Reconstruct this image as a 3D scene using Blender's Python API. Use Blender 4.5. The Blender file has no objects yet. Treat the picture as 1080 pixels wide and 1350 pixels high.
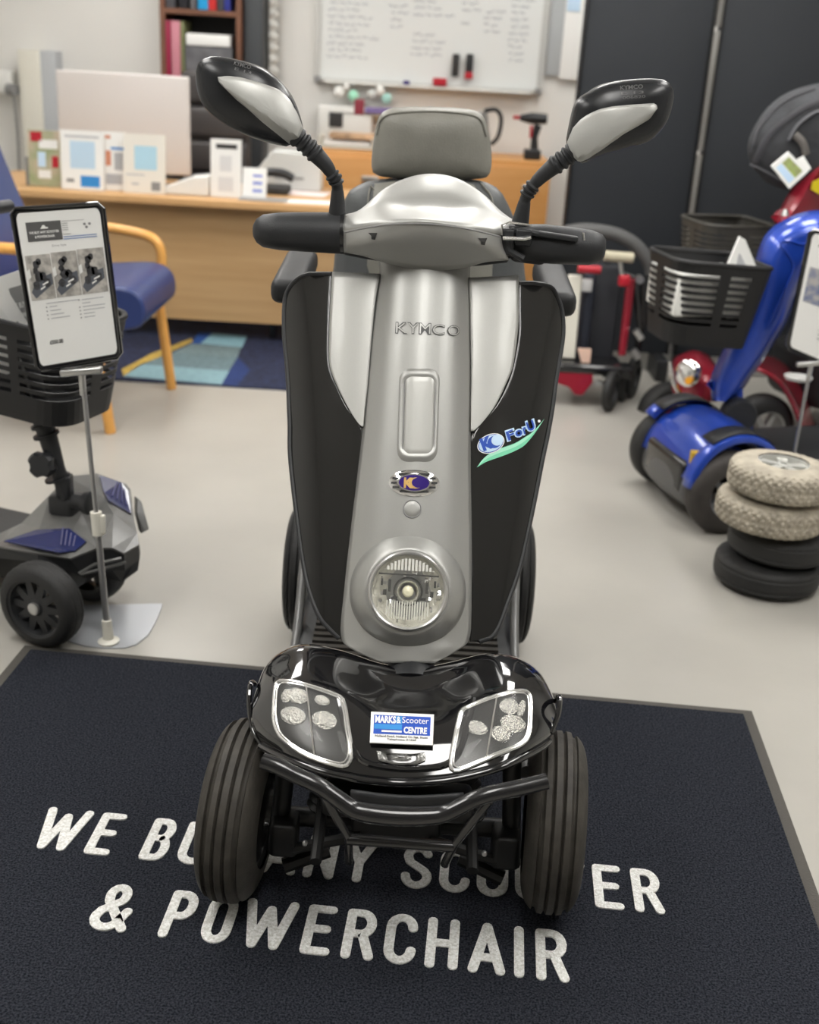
import bpy, bmesh, math, random
import numpy as np
from mathutils import Vector, Matrix
from mathutils.bvhtree import BVHTree
random.seed(7)
SC = bpy.context.scene
COL = SC.collection
PI = math.pi
# ------------------------------------------------------------------ camera numbers (metres, world z up, y away from the camera)
FP, PIT, ROL = 1500.0, math.radians(22.0), math.radians(3.3)
CAM = np.array([0, 0, 1.46])
_c, _s = math.cos(PIT), math.sin(PIT)
_cr, _sr = math.cos(ROL), math.sin(ROL)
FW = np.array([0, _c, -_s]); _R = np.array([1.0, 0, 0]); _U = np.array([0, _s, _c])
RT = _cr * _R + _sr * _U; UP = -_sr * _R + _cr * _U
def ray(px, py):
    return FW * FP + RT * (px - 540) - UP * (py - 675)
def atz(px, py, z=0.0):
    d = ray(px, py); return CAM + d * (z - CAM[2]) / d[2]
def aty(px, py, y):
    d = ray(px, py); return CAM + d * (y - CAM[1]) / d[1]
# ------------------------------------------------------------------ materials
MATS = {}
def mat(name, col, metal=0.0, rough=0.5, bump=0.0, bscale=200.0, noise=0.0, nscale=8.0, emit=0.0, coat=0.0,
        trans=0.0, ior=1.45, alpha=1.0, spec=0.5, col2=None, detail=4.0, croughness=0.05):
    m = bpy.data.materials.new(name); m.use_nodes = True
    nt = m.node_tree; b = nt.nodes['Principled BSDF']
    c = (*col, 1.0)
    b.inputs['Base Color'].default_value = c
    b.inputs['Metallic'].default_value = metal; b.inputs['Roughness'].default_value = rough
    b.inputs['IOR'].default_value = ior; b.inputs['Specular IOR Level'].default_value = spec
    b.inputs['Coat Weight'].default_value = coat; b.inputs['Coat Roughness'].default_value = croughness
    b.inputs['Transmission Weight'].default_value = trans; b.inputs['Alpha'].default_value = alpha
    if emit:
        b.inputs['Emission Color'].default_value = c; b.inputs['Emission Strength'].default_value = emit
    tc = nt.nodes.new('ShaderNodeTexCoord')
    if noise or col2:
        n = nt.nodes.new('ShaderNodeTexNoise'); n.inputs['Scale'].default_value = nscale; n.inputs['Detail'].default_value = detail
        nt.links.new(tc.outputs['Object'], n.inputs['Vector'])
        r = nt.nodes.new('ShaderNodeValToRGB')
        a = tuple(max(0, x * (1 - noise)) for x in col); d = col2 or tuple(min(1, x * (1 + noise)) for x in col)
        if col2: a = col
        r.color_ramp.elements[0].position = .35; r.color_ramp.elements[1].position = .65
        r.color_ramp.elements[0].color = (*a, 1); r.color_ramp.elements[1].color = (*d, 1)
        nt.links.new(n.outputs['Fac'], r.inputs['Fac']); nt.links.new(r.outputs['Color'], b.inputs['Base Color'])
    if bump:
        n2 = nt.nodes.new('ShaderNodeTexNoise'); n2.inputs['Scale'].default_value = bscale; n2.inputs['Detail'].default_value = 3
        nt.links.new(tc.outputs['Object'], n2.inputs['Vector'])
        bp = nt.nodes.new('ShaderNodeBump'); bp.inputs['Strength'].default_value = bump; bp.inputs['Distance'].default_value = .01
        nt.links.new(n2.outputs['Fac'], bp.inputs['Height']); nt.links.new(bp.outputs['Normal'], b.inputs['Normal'])
    MATS[name] = m; return m
def wood(name, c1, c2, rough=.45, scale=(1, 1, 14)):
    m = mat(name, c1, rough=rough); nt = m.node_tree; b = nt.nodes['Principled BSDF']
    tc = nt.nodes['Texture Coordinate']; mp = nt.nodes.new('ShaderNodeMapping'); mp.inputs['Scale'].default_value = scale
    n = nt.nodes.new('ShaderNodeTexNoise'); n.inputs['Scale'].default_value = 2.2; n.inputs['Detail'].default_value = 5
    r = nt.nodes.new('ShaderNodeValToRGB'); r.color_ramp.elements[0].color = (*c1, 1); r.color_ramp.elements[1].color = (*c2, 1)
    r.color_ramp.elements[0].position = .35; r.color_ramp.elements[1].position = .65
    nt.links.new(tc.outputs['Object'], mp.inputs['Vector']); nt.links.new(mp.outputs['Vector'], n.inputs['Vector'])
    nt.links.new(n.outputs['Fac'], r.inputs['Fac']); nt.links.new(r.outputs['Color'], b.inputs['Base Color']); return m
silver = mat('silver_paint', (.37, .37, .355), metal=.6, rough=.43, coat=.12, noise=.03, nscale=900)
silver_satin = mat('silver_satin', (.43, .43, .41), metal=.35, rough=.42, coat=.2, noise=.03, nscale=900)
black_gloss = mat('black_gloss', (.006, .006, .007), rough=.07, coat=1.0, spec=.6)
shield_black = mat('shield_black', (.012, .012, .012), rough=.10, coat=.8)
black_plastic = mat('black_plastic', (.022, .023, .025), rough=.42, bump=.05, bscale=500)
soft_black = mat('soft_black', (.018, .019, .021), rough=.5, bump=.08, bscale=400)
black_metal = mat('black_metal', (.012, .012, .013), rough=.22, coat=.5)
rubber = mat('tyre_rubber', (.040, .036, .030), rough=.62, noise=.25, nscale=30, bump=.1, bscale=160)
rubber_dark = mat('tyre_rubber_dark', (.02, .02, .02), rough=.6, bump=.15, bscale=120)
rubber_grey = mat('tyre_beige', (.40, .36, .29), rough=.8, noise=.18, nscale=25, bump=.2, bscale=120)
chrome = mat('chrome', (.85, .85, .85), metal=1, rough=.12)
steel = mat('steel', (.55, .55, .54), metal=.9, rough=.3)
alum = mat('alloy', (.42, .42, .42), metal=.8, rough=.35)
lens_m = mat('lens_clear', (.9, .9, .9), rough=.03, alpha=.05, spec=.8, coat=.6)
glass = mat('clear_glass', (1, 1, 1), rough=.02, trans=1.0, ior=1.35)
white_pl = mat('white_plastic', (.75, .75, .72), rough=.4)
cream_pl = mat('cream_plastic', (.72, .70, .62), rough=.4)
paper = mat('paper_white', (.82, .82, .80), rough=.6)
ink = mat('ink_black', (.03, .03, .03), rough=.6)
ink_grey = mat('ink_grey', (.25, .25, .25), rough=.6)
ink_grey2 = mat('moulded_grey', (.09, .09, .09), rough=.4)
ink_soft = mat('ink_soft', (.42, .43, .45), rough=.6)
lea_grey = mat('leather_grey', (.21, .205, .18), rough=.42, bump=.12, bscale=260, noise=.06, nscale=20)
lea_dark = mat('leather_dark', (.085, .09, .092), rough=.42, bump=.12, bscale=260)
blue_deep = mat('blue_print', (.02, .08, .45), rough=.35)
blue_mid = mat('blue_mid', (.04, .25, .62), rough=.35)
red_m = mat('red_plastic', (.45, .015, .03), rough=.35)
gold = mat('gold_print', (.65, .42, .14), metal=.5, rough=.35)
violet = mat('violet_enamel', (.03, .01, .18), rough=.2, coat=.6)
mint = mat('mint_print', (.20, .66, .42), rough=.35)
mint_l = mat('mint_light', (.38, .78, .58), rough=.35)
pale_blue = mat('pale_blue_print', (.55, .72, .9), rough=.35)
wood_l = wood('oak_laminate', (.43, .265, .12), (.52, .335, .165), scale=(.6, .6, 9))
wood_top = wood('oak_edge', (.56, .325, .14), (.63, .385, .18), scale=(.4, 4, 4))
wood_arm = mat('beech_wood', (.72, .36, .09), rough=.35, noise=.08, nscale=6)
wood_orange = wood('beech_cabinet', (.60, .29, .09), (.66, .34, .12), scale=(1, 1, 6))
walnut = mat('walnut', (.16, .07, .04), rough=.5, noise=.15, nscale=5)
vinyl_blue = mat('blue_vinyl', (.024, .042, .15), rough=.35, bump=.04, bscale=300)
wall_m = mat('wall_paint', (.76, .75, .72), rough=.7)
ceil_m = mat('ceiling_paint', (.8, .79, .77), rough=.8)
# floor: painted concrete
floor_m = mat('floor_paint', (.40, .385, .35), rough=.28, noise=.05, nscale=2.2, bump=.015, bscale=40, spec=.45)
mat_pile = mat('mat_pile', (.011, .013, .019), rough=.95, bump=1.0, bscale=420, col2=(.062, .067, .085), nscale=260, detail=6, spec=.1)
mat_rub = mat('mat_rubber', (.075, .070, .062), rough=.75, bump=.3, bscale=300)
mat_letter = mat('mat_letter', (.88, .87, .82), rough=.95, bump=.6, bscale=420, noise=.2, nscale=220, spec=.1)
# ------------------------------------------------------------------ mesh builder
def V3(p): return np.array([p[0], p[1], p[2]], float)
class MB:
    def __init__(s, M=None):
        s.v = []; s.f = []; s.mi = []; s.M = M; s.cur = 0
    def add(s, vs, fs):
        o = len(s.v)
        for p in vs:
            if s.M is not None: p = s.M @ Vector(p)
            s.v.append((float(p[0]), float(p[1]), float(p[2])))
        for f in fs: s.f.append(tuple(i + o for i in f)); s.mi.append(s.cur)
        return s
    def box(s, c, d, R=None, bev=0.0):
        x, y, z = (k / 2 for k in d)
        if bev > 0:
            b = min(bev, x * .9, y * .9, z * .9)
            vs = []; 
            bm = bmesh.new(); bmesh.ops.create_cube(bm, size=1)
            for w in bm.verts: w.co = Vector((w.co.x * d[0], w.co.y * d[1], w.co.z * d[2]))
            bmesh.ops.bevel(bm, geom=list(bm.edges), offset=b, segments=3, affect='EDGES', profile=.5)
            bm.verts.index_update()
            vs = [w.co.copy() for w in bm.verts]; fs = [[w.index for w in f.verts] for f in bm.faces]; bm.free()
        else:
            vs = [Vector((i * x, j * y, k * z)) for i in (-1, 1) for j in (-1, 1) for k in (-1, 1)]
            fs = [(0, 1, 3, 2), (4, 6, 7, 5), (0, 4, 5, 1), (2, 3, 7, 6), (0, 2, 6, 4), (1, 5, 7, 3)]
        if R is not None: vs = [R @ p for p in vs]
        return s.add([p + Vector(c) for p in vs], fs)
    def tube(s, path, rad, n=12, cap=True, flat=1.0, upv=None):
        P = [Vector(p) for p in path]; k = len(P)
        R = list(rad) if hasattr(rad, '__len__') else [rad] * k
        prev = None; vs = []
        for i, p in enumerate(P):
            t = (P[min(i + 1, k - 1)] - P[max(i - 1, 0)]).normalized()
            if prev is None:
                u = Vector(upv) if upv is not None else (Vector((0, 0, 1)) if abs(t.z) < .9 else Vector((1, 0, 0)))
            else: u = prev
            u = (u - t * u.dot(t)).normalized(); prev = u; w = t.cross(u)
            for j in range(n):
                a = 2 * PI * j / n
                vs.append(p + u * math.cos(a) * R[i] * flat + w * math.sin(a) * R[i])
        fs = [(i * n + j, i * n + (j + 1) % n, (i + 1) * n + (j + 1) % n, (i + 1) * n + j) for i in range(k - 1) for j in range(n)]
        if cap: fs += [tuple(reversed(range(n))), tuple((k - 1) * n + j for j in range(n))]
        return s.add(vs, fs)
    def lathe(s, prof, M, n=48, mod=None, close=False):
        """prof: (axial, radial) pairs turned about the local z axis of M"""
        vs = []; k = len(prof)
        for j in range(n):
            a = 2 * PI * j / n
            for i, (h, r) in enumerate(prof):
                rr = r + (mod(i, j) if mod else 0)
                vs.append(M @ Vector((rr * math.cos(a), rr * math.sin(a), h)))
        kk = k if close else k - 1
        fs = [(j * k + i, ((j + 1) % n) * k + i, ((j + 1) % n) * k + (i + 1) % k, j * k + (i + 1) % k) for j in range(n) for i in range(kk)]
        return s.add(vs, fs)
    def prism(s, pts, off):
        """closed polygon of 3D points extruded by the vector off"""
        n = len(pts); o = Vector(off); P = [Vector(p) for p in pts]
        return s.add(P + [p + o for p in P], [tuple(range(n)), tuple(reversed(range(n, 2 * n)))] + [(i, i + n, (i + 1) % n + n, (i + 1) % n) for i in range(n)])
    def grid(s, G):
        a = len(G); b = len(G[0])
        return s.add([p for r in G for p in r], [(i * b + j, i * b + j + 1, (i + 1) * b + j + 1, (i + 1) * b + j) for i in range(a - 1) for j in range(b - 1)])
    def build(s, name, m, parent=None, smooth=True, solid=0, bevel=0, sub=0, edge=40, offset=-1):
        me = bpy.data.meshes.new(name)
        base = Vector(ROOT.get(parent.name, (0, 0, 0))) if parent is not None else Vector((0, 0, 0))
        me.from_pydata([tuple(Vector(p) - base) for p in s.v], [], s.f)
        me.update()
        bm = bmesh.new(); bm.from_mesh(me); bmesh.ops.remove_doubles(bm, verts=bm.verts, dist=1e-6)
        bmesh.ops.recalc_face_normals(bm, faces=bm.faces)
        if solid and offset < 0 and bm.faces:      # open shells thicken away from the viewer's side
            c = sum((f.calc_center_median() for f in bm.faces), Vector()) / len(bm.faces); nn_ = sum((f.normal * f.calc_area() for f in bm.faces), Vector())
            if nn_.dot(Vector(CAM) - base - c) < 0: bmesh.ops.reverse_faces(bm, faces=bm.faces)
        bm.to_mesh(me); bm.free()
        for k in (m if isinstance(m, (list, tuple)) else [m]): me.materials.append(k)
        if isinstance(m, (list, tuple)) and len(me.polygons) == len(s.mi):
            for p, i in zip(me.polygons, s.mi): p.material_index = i
        o = bpy.data.objects.new(name, me); COL.objects.link(o)
        if smooth:
            me.shade_smooth()
            try: me.set_sharp_from_angle(angle=math.radians(edge))
            except Exception: pass
        if parent is not None:
            o.parent = parent; ROOT[o.name] = base
        if solid:
            q = o.modifiers.new('s', 'SOLIDIFY'); q.thickness = solid; q.offset = offset
        if bevel:
            q = o.modifiers.new('b', 'BEVEL'); q.width = bevel; q.segments = 2; q.limit_method = 'ANGLE'
        if sub:
            q = o.modifiers.new('u', 'SUBSURF'); q.levels = sub; q.render_levels = sub
        return o
ROOT = {}
def thing(name, label, cat, loc=(0, 0, 0), group=None):
    o = bpy.data.objects.new(name, None); o.empty_display_size = .1; COL.objects.link(o); o.location = Vector(loc)
    ROOT[o.name] = Vector(loc); o['label'] = label; o['category'] = cat
    if group: o['group'] = group
    return o
def tag(o, label, cat, group=None):
    o['label'] = label; o['category'] = cat
    if group: o['group'] = group
    # put the origin at the base of the mesh
    me = o.data; co = [v.co for v in me.vertices]
    c = Vector((sum(p.x for p in co) / len(co), sum(p.y for p in co) / len(co), min(p.z for p in co)))
    me.transform(Matrix.Translation(-c)); o.location = c
    return o
def struct(o):
    o['kind'] = 'structure'; return o
def crom(P, n):
    """Catmull-Rom through the control points P, n samples a span"""
    P = [np.array(p, float) for p in P]; out = []
    for i in range(len(P) - 1):
        p1, p2 = P[i], P[i + 1]
        p0 = P[i - 1] if i else 2 * p1 - p2
        p3 = P[i + 2] if i + 2 < len(P) else 2 * p2 - p1
        for k in range(n):
            t = k / n
            out.append(.5 * (2 * p1 + (p2 - p0) * t + (2 * p0 - 5 * p1 + 4 * p2 - p3) * t * t + (3 * p1 - p0 - 3 * p2 + p3) * t ** 3))
    out.append(P[-1]); return out
def patch(rows, nu=5, nv=5):
    A = [crom(r, nu) for r in rows]
    B = [crom([A[i][j] for i in range(len(A))], nv) for j in range(len(A[0]))]
    return [[B[j][i] for j in range(len(B))] for i in range(len(B[0]))]
def bvh_of(G):
    b = len(G[0]); vs = [Vector(p) for r in G for p in r]
    fs = [(i * b + j, i * b + j + 1, (i + 1) * b + j + 1, (i + 1) * b + j) for i in range(len(G) - 1) for j in range(b - 1)]
    return BVHTree.FromPolygons(vs, fs)
def drape(bv, px, py, off=0.0):
    d = Vector(ray(px, py)).normalized(); h = bv.ray_cast(Vector(CAM), d)
    if h[0] is None:
        h = bv.find_nearest(Vector(CAM) + d * 2.0); 
    n = h[1].normalized()
    if n.dot(d) > 0: n = -n
    return h[0] + n * off
def resample(poly, n):
    P = [np.array(p, float) for p in poly]; P.append(P[0])
    L = [0]
    for a, b in zip(P, P[1:]): L.append(L[-1] + np.linalg.norm(b - a))
    out = []; k = 0
    for i in range(n):
        t = L[-1] * i / n
        while L[k + 1] < t: k += 1
        out.append(P[k] + (P[k + 1] - P[k]) * ((t - L[k]) / max(L[k + 1] - L[k], 1e-9)))
    return out
def smooth_loop(poly, n=4):
    P = list(poly); m = len(P); out = []
    for i in range(m):
        p0, p1, p2, p3 = (np.array(P[(i + k) % m], float) for k in (-1, 0, 1, 2))
        for k in range(n):
            t = k / n
            out.append(.5 * (2 * p1 + (p2 - p0) * t + (2 * p0 - 5 * p1 + 4 * p2 - p3) * t * t + (3 * p1 - p0 - 3 * p2 + p3) * t ** 3))
    return out
def drape_shape(mb, bv, poly, h=lambda s: .001, rings=6, center=None):
    P = [np.array(p, float) for p in poly]; c = np.array(center, float) if center is not None else sum(P) / len(P); n = len(P)
    vs = []; 
    S = [1 - i / rings for i in range(rings)]
    for s in S:
        for p in P:
            q = c + (p - c) * s; vs.append(drape(bv, q[0], q[1], h(s)))
    vs.append(drape(bv, c[0], c[1], h(0)))
    fs = [(i * n + j, i * n + (j + 1) % n, (i + 1) * n + (j + 1) % n, (i + 1) * n + j) for i in range(rings - 1) for j in range(n)]
    fs += [((rings - 1) * n + j, (rings - 1) * n + (j + 1) % n, rings * n) for j in range(n)]
    return mb.add(vs, fs)
def ell(cx, cy, a, b, rot=0, n=32):
    r = math.radians(rot)
    return [(cx + a * math.cos(t) * math.cos(r) - b * math.sin(t) * math.sin(r), cy + a * math.cos(t) * math.sin(r) + b * math.sin(t) * math.cos(r)) for t in (2 * PI * i / n for i in range(n))]
def rrect(x0, y0, x1, y1, r, sk=0.0, n=5, slope=0.0):
    out = []
    for cx, cy, a0 in ((x1 - r, y0 + r, -90), (x1 - r, y1 - r, 0), (x0 + r, y1 - r, 90), (x0 + r, y0 + r, 180)):
        for i in range(n + 1):
            a = math.radians(a0 + 90 * i / n); x = cx + r * math.cos(a); y = cy + r * math.sin(a)
            out.append((x + sk * (y - y0), y + slope * (x - x0)))
    return out
_TXT = {}
def text2d(s, bold=0.0):
    key = (s, bold)
    if key not in _TXT:
        cu = bpy.data.curves.new('t', 'FONT'); cu.body = s; cu.size = 1; cu.offset = bold; cu.resolution_u = 3
        o = bpy.data.objects.new('t', cu); COL.objects.link(o)
        dg = bpy.context.evaluated_depsgraph_get(); e = o.evaluated_get(dg); me = e.to_mesh()
        vs = [(v.co.x, v.co.y) for v in me.vertices]; fs = [tuple(p.vertices) for p in me.polygons]
        e.to_mesh_clear(); bpy.data.objects.remove(o); bpy.data.curves.remove(cu)
        xs = [v[0] for v in vs]; ys = [v[1] for v in vs]
        x0, x1, y0, y1 = min(xs), max(xs), min(ys), max(ys)
        _TXT[key] = ([((x - x0) / (x1 - x0), (y - y0) / (y1 - y0)) for x, y in vs], fs)
    return _TXT[key]
def text_map(mb, s, fn, bold=0.0):
    """fn(u, v) gives the place of the text box point u right, v up (0..1)"""
    vs, fs = text2d(s, bold); return mb.add([fn(u, v) for u, v in vs], fs)
def quad_fn(A, B, C, D, off=(0, 0, 0)):
    """corners top-left, top-right, bottom-right, bottom-left; u right 0..1, v down 0..1"""
    A, B, C, D = (Vector(k) for k in (A, B, C, D)); o = Vector(off)
    return lambda u, v: (A * (1 - u) + B * u) * (1 - v) + (D * (1 - u) + C * u) * v + o
def quad_rect(mb, q, u0, v0, u1, v1, off=(0, 0, 0)):
    o = Vector(off); return mb.add([q(u0, v0) + o, q(u1, v0) + o, q(u1, v1) + o, q(u0, v1) + o], [(0, 1, 2, 3)])
def copy_tree(o, parent=None):
    c = o.copy(); COL.objects.link(c); c.parent = parent
    for ch in list(o.children): copy_tree(ch, c)
    return c
def AX(d, loc, up=(0, 0, 1)):
    """matrix whose z axis is d"""
    z = Vector(d).normalized(); u = Vector(up)
    if abs(z.dot(u)) > .95: u = Vector((1, 0, 0))
    x = u.cross(z).normalized(); y = z.cross(x)
    return Matrix(((x.x, y.x, z.x, loc[0]), (x.y, y.y, z.y, loc[1]), (x.z, y.z, z.z, loc[2]), (0, 0, 0, 1)))
# ================================================================== THE ROOM
XL, XR, YF, YB, ZC = -3.6, 4.2, -3.6, 7.6, 2.85
struct(MB().box(((XL + XR) / 2, (YF + YB) / 2, -.05), (XR - XL + .2, YB - YF + .2, .1)).build('floor', floor_m, smooth=False))
struct(MB().box(((XL + XR) / 2, (YF + YB) / 2, ZC + .05), (XR - XL + .2, YB - YF + .2, .1)).build('ceiling', ceil_m, smooth=False))
struct(MB().box(((XL + XR) / 2, YB + .05, ZC / 2), (XR - XL + .2, .1, ZC)).build('wall_back', wall_m, smooth=False))
struct(MB().box(((XL + XR) / 2, YF - .05, ZC / 2), (XR - XL + .2, .1, ZC)).build('wall_front', mat('wall_far', (.42, .41, .39), rough=.8), smooth=False))
struct(MB().box((XL - .05, (YF + YB) / 2, ZC / 2), (.1, YB - YF, ZC)).build('wall_left', wall_m, smooth=False))
struct(MB().box((XR + .05, (YF + YB) / 2, ZC / 2), (.1, YB - YF, ZC)).build('wall_right', wall_m, smooth=False))
struct(MB().box(((XL + XR) / 2, YB - .01, .05), (XR - XL, .02, .1)).build('baseboard_back', white_pl, smooth=False))
# ceiling lights: recessed panels
panel_m = mat('light_panel', (1.0, .98, .945), emit=14.0)
lights = [(.05, .75), (-1.75, 1.0), (1.7, 1.0), (.1, 4.3), (-1.5, 2.6), (1.4, 2.6), (-1.5, 4.4), (1.3, 4.4), (-1.5, 6.3), (.9, 6.3)]
names = ['straight above the front of the silver scooter', 'over the near left side of the shop', 'over the near right side of the shop', 'in the middle between the silver scooter and the desk', 'above the left edge of the dark mat', 'above the right edge of the dark mat',
         'above the blue waiting chair', 'above the blue scooter', 'above the oak desk', 'above the whiteboard end']
for (x, y), w in zip(lights, names):
    t = thing('ceiling_light', 'square recessed ceiling light ' + w, 'ceiling light', (x, y, ZC - .03), 'ceiling light panels')
    MB().box((x, y, ZC - .024), (.58, 1.14, .012)).build('diffuser', panel_m, t, smooth=False)
    f = MB()
    for dx, dy, a, b in ((0, .585, .66, .03), (0, -.585, .66, .03), (.305, 0, .03, 1.14), (-.305, 0, .03, 1.14)):
        f.box((x + dx, y + dy, ZC - .015), (a, b, .03))
    f.build('frame', white_pl, t, smooth=False)
# ================================================================== THE DARK MAT WITH LETTERING
TL = Vector((-.962, 2.548, 0)); ex = Vector((1.826, -.116, 0)).normalized(); ey = Vector((ex.y, -ex.x, 0))   # ey runs towards the camera
MW, MH = 1.835, 1.20
mat_t = thing('door_mat', 'large dark navy mat with WE BUY ANY SCOOTER & POWERCHAIR in white letters', 'mat', TL + ex * MW / 2 + ey * MH / 2)
def mp(u, v, z): p = TL + ex * u + ey * v; return Vector((p.x, p.y, z))
m = MB(); m.prism([mp(0, 0, .0005), mp(MW, 0, .0005), mp(MW, MH, .0005), mp(0, MH, .0005)], (0, 0, .0025)); m.build('rubber_border', mat_rub, mat_t, smooth=False)
bd = .026
m = MB(); m.prism([mp(bd, bd, .003), mp(MW - bd, bd, .003), mp(MW - bd, MH - bd, .003), mp(bd, MH - bd, .003)], (0, 0, .005)); m.build('pile', mat_pile, mat_t, smooth=False)
def arc(cx, cy, rx, ry, a0, a1, n=8): return [(cx + rx * math.cos(math.radians(a0 + (a1 - a0) * i / n)), cy + ry * math.sin(math.radians(a0 + (a1 - a0) * i / n))) for i in range(n + 1)]
# letters as strokes in a box 0..w wide, 0..1 high
LET = {'W': (.80, [[(0, 1), (.2, 0), (.4, .85), (.6, 0), (.8, 1)]]),
       'E': (.42, [[(.42, 1), (0, 1), (0, 0), (.42, 0)], [(0, .52), (.36, .52)]]),
       'B': (.44, [[(0, 0), (0, 1), (.24, 1)] + arc(.24, .765, .18, .235, 90, -90) + [(0, .53)], [(.24, .53)] + arc(.25, .265, .19, .265, 90, -90) + [(0, 0)]]),
       'U': (.46, [[(0, 1), (0, .23)] + arc(.23, .23, .23, .23, 180, 360) + [(.46, 1)]]),
       'Y': (.50, [[(0, 1), (.25, .45), (.5, 1)], [(.25, .45), (.25, 0)]]),
       'A': (.54, [[(0, 0), (.27, 1), (.54, 0)], [(.10, .28), (.44, .28)]]),
       'N': (.48, [[(0, 0), (0, 1), (.48, 0), (.48, 1)]]),
       'S': (.46, [arc(.23, .77, .22, .23, 20, 180, 8) + [(.06, .62), (.38, .40)] + arc(.23, .23, .23, .23, 20, -180, 10)]),
       'C': (.46, [arc(.23, .76, .23, .24, 0, 180, 8) + arc(.23, .24, .23, .24, 180, 360, 8)]),
       'O': (.46, [arc(.23, .76, .23, .24, 0, 180, 8) + arc(.23, .24, .23, .24, 180, 360, 8) + [(.46, .76)]]),
       'T': (.48, [[(0, 1), (.48, 1)], [(.24, 1), (.24, 0)]]),
       'R': (.44, [[(0, 0), (0, 1), (.22, 1)] + arc(.22, .75, .20, .25, 90, -90) + [(0, .50)], [(.26, .50), (.44, 0)]]),
       'P': (.44, [[(0, 0), (0, 1), (.22, 1)] + arc(.22, .73, .21, .27, 90, -90) + [(0, .46)]]),
       'H': (.46, [[(0, 0), (0, 1)], [(.46, 0), (.46, 1)], [(0, .5), (.46, .5)]]),
       'I': (.0, [[(0, 0), (0, 1)]]),
       '&': (.56, [[(.56, 0), (.12, .66)] + arc(.25, .80, .15, .20, 200, -20, 8) + [(.36, .66), (.06, .40)] + arc(.22, .22, .22, .22, 140, 340, 8) + [(.54, .42)]])}
def uv_of(p_):
    p = Vector(atz(p_[0], p_[1], .008)) - TL; return p.dot(ex), p.dot(ey)
LEV = [0]
def stroke_letter(mb, c, u0, u1, vt, vb, th):
    w, st = LET[c]; kx = (u1 - u0 - th) / w if w else 0
    Q = lambda a: np.array([u0 + th / 2 + a[0] * kx + (0 if w else (u1 - u0 - th) / 2), vb - th / 2 - a[1] * (vb - vt - th)])
    for line in st:
        for a, b in zip(line, line[1:]):
            A, B = Q(a), Q(b); d = B - A; L = np.linalg.norm(d)
            if L < 1e-6: continue
            n = np.array([-d[1], d[0]]) / L * th / 2; z = .0082 + (LEV[0] % 7) * .00006; LEV[0] += 1
            mb.prism([mp(*(A + n), z), mp(*(B + n), z), mp(*(B - n), z), mp(*(A - n), z)], (0, 0, .0028))
        for a in line:
            A = Q(a); z = .0083 + (LEV[0] % 7) * .00006; LEV[0] += 1
            mb.prism([mp(A[0] + th / 2 * math.cos(q * PI / 5), A[1] + th / 2 * math.sin(q * PI / 5), z) for q in range(10)], (0, 0, .0028))
def line_of(words, b0, b1, t0, t1):
    B0, B1, T0, T1 = uv_of(b0), uv_of(b1), uv_of(t0), uv_of(t1)
    for wd in words:
        k = MB()
        for c, a, b in wd:
            u0 = uv_of(a)[0]; u1 = uv_of(b)[0]; u = (u0 + u1) / 2
            vb = B0[1] + (B1[1] - B0[1]) * (u - B0[0]) / (B1[0] - B0[0]); vt = T0[1] + (T1[1] - T0[1]) * (u - T0[0]) / (T1[0] - T0[0])
            stroke_letter(k, c, u0, u1, vt, vb, .0175)
        k.build('lettering', mat_letter, mat_t, smooth=False)
line_of(([('W', (66, 1066), (126, 1071)), ('E', (109.5, 1124), (169, 1077))], [('B', (182.5, 1130), (237, 1087)), ('U', (235.5, 1122), (290, 1094)), ('Y', (305, 1095), (348, 1100))],
         [('A', (342, 1142), (390, 1147)), ('N', (399, 1150), (449, 1111)), ('Y', (458, 1112), (499, 1116))], [('S', (527, 1165), (568, 1168)), ('C', (578, 1168), (619, 1172)), ('O', (628, 1172), (670, 1176)), ('O', (679, 1176), (721, 1180)), ('T', (728, 1180), (774, 1184)), ('E', (781.5, 1160), (823.6, 1198)), ('R', (831, 1155), (877.6, 1206))]),
        (50, 1119.5), (877.6, 1207), (68, 1065), (832, 1145.5))
line_of(([('&', (117.5, 1212), (170, 1218))], [('P', (206, 1236), (265, 1187)), ('O', (262, 1235), (315, 1197)), ('W', (327, 1189), (397.6, 1186)), ('E', (395, 1251), (446.6, 1197)), ('R', (448, 1261), (491.5, 1265)), ('C', (505.7, 1250), (552, 1220)), ('H', (559, 1274), (607, 1214.5)),
          ('A', (616, 1282), (666, 1286)), ('I', (678, 1287), (691, 1287)), ('R', (707, 1290), (751.5, 1297.5))]),
        (206, 1236), (751.5, 1297.5), (235, 1175), (715, 1226))
# ================================================================== THE SILVER AND BLACK MOBILITY SCOOTER
SX, SY = .008, 1.716
sc = thing('mobility_scooter', 'large silver and glossy black four-wheel mobility scooter standing on the dark mat', 'mobility scooter', (SX, SY, 0))
def lean(px, py, off=0.0):
    """point of the leaning front plane of the steering cowl; off moves it back along y"""
    d = ray(px, py); k = .578      # y = SY + .05 + off + (z - .45) * k
    t = (SY + .05 + off + (CAM[2] - .45) * k) / (d[1] - k * d[2]); return CAM + d * t
def yl(px, py, y): return aty(px, py, SY + y)
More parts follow.
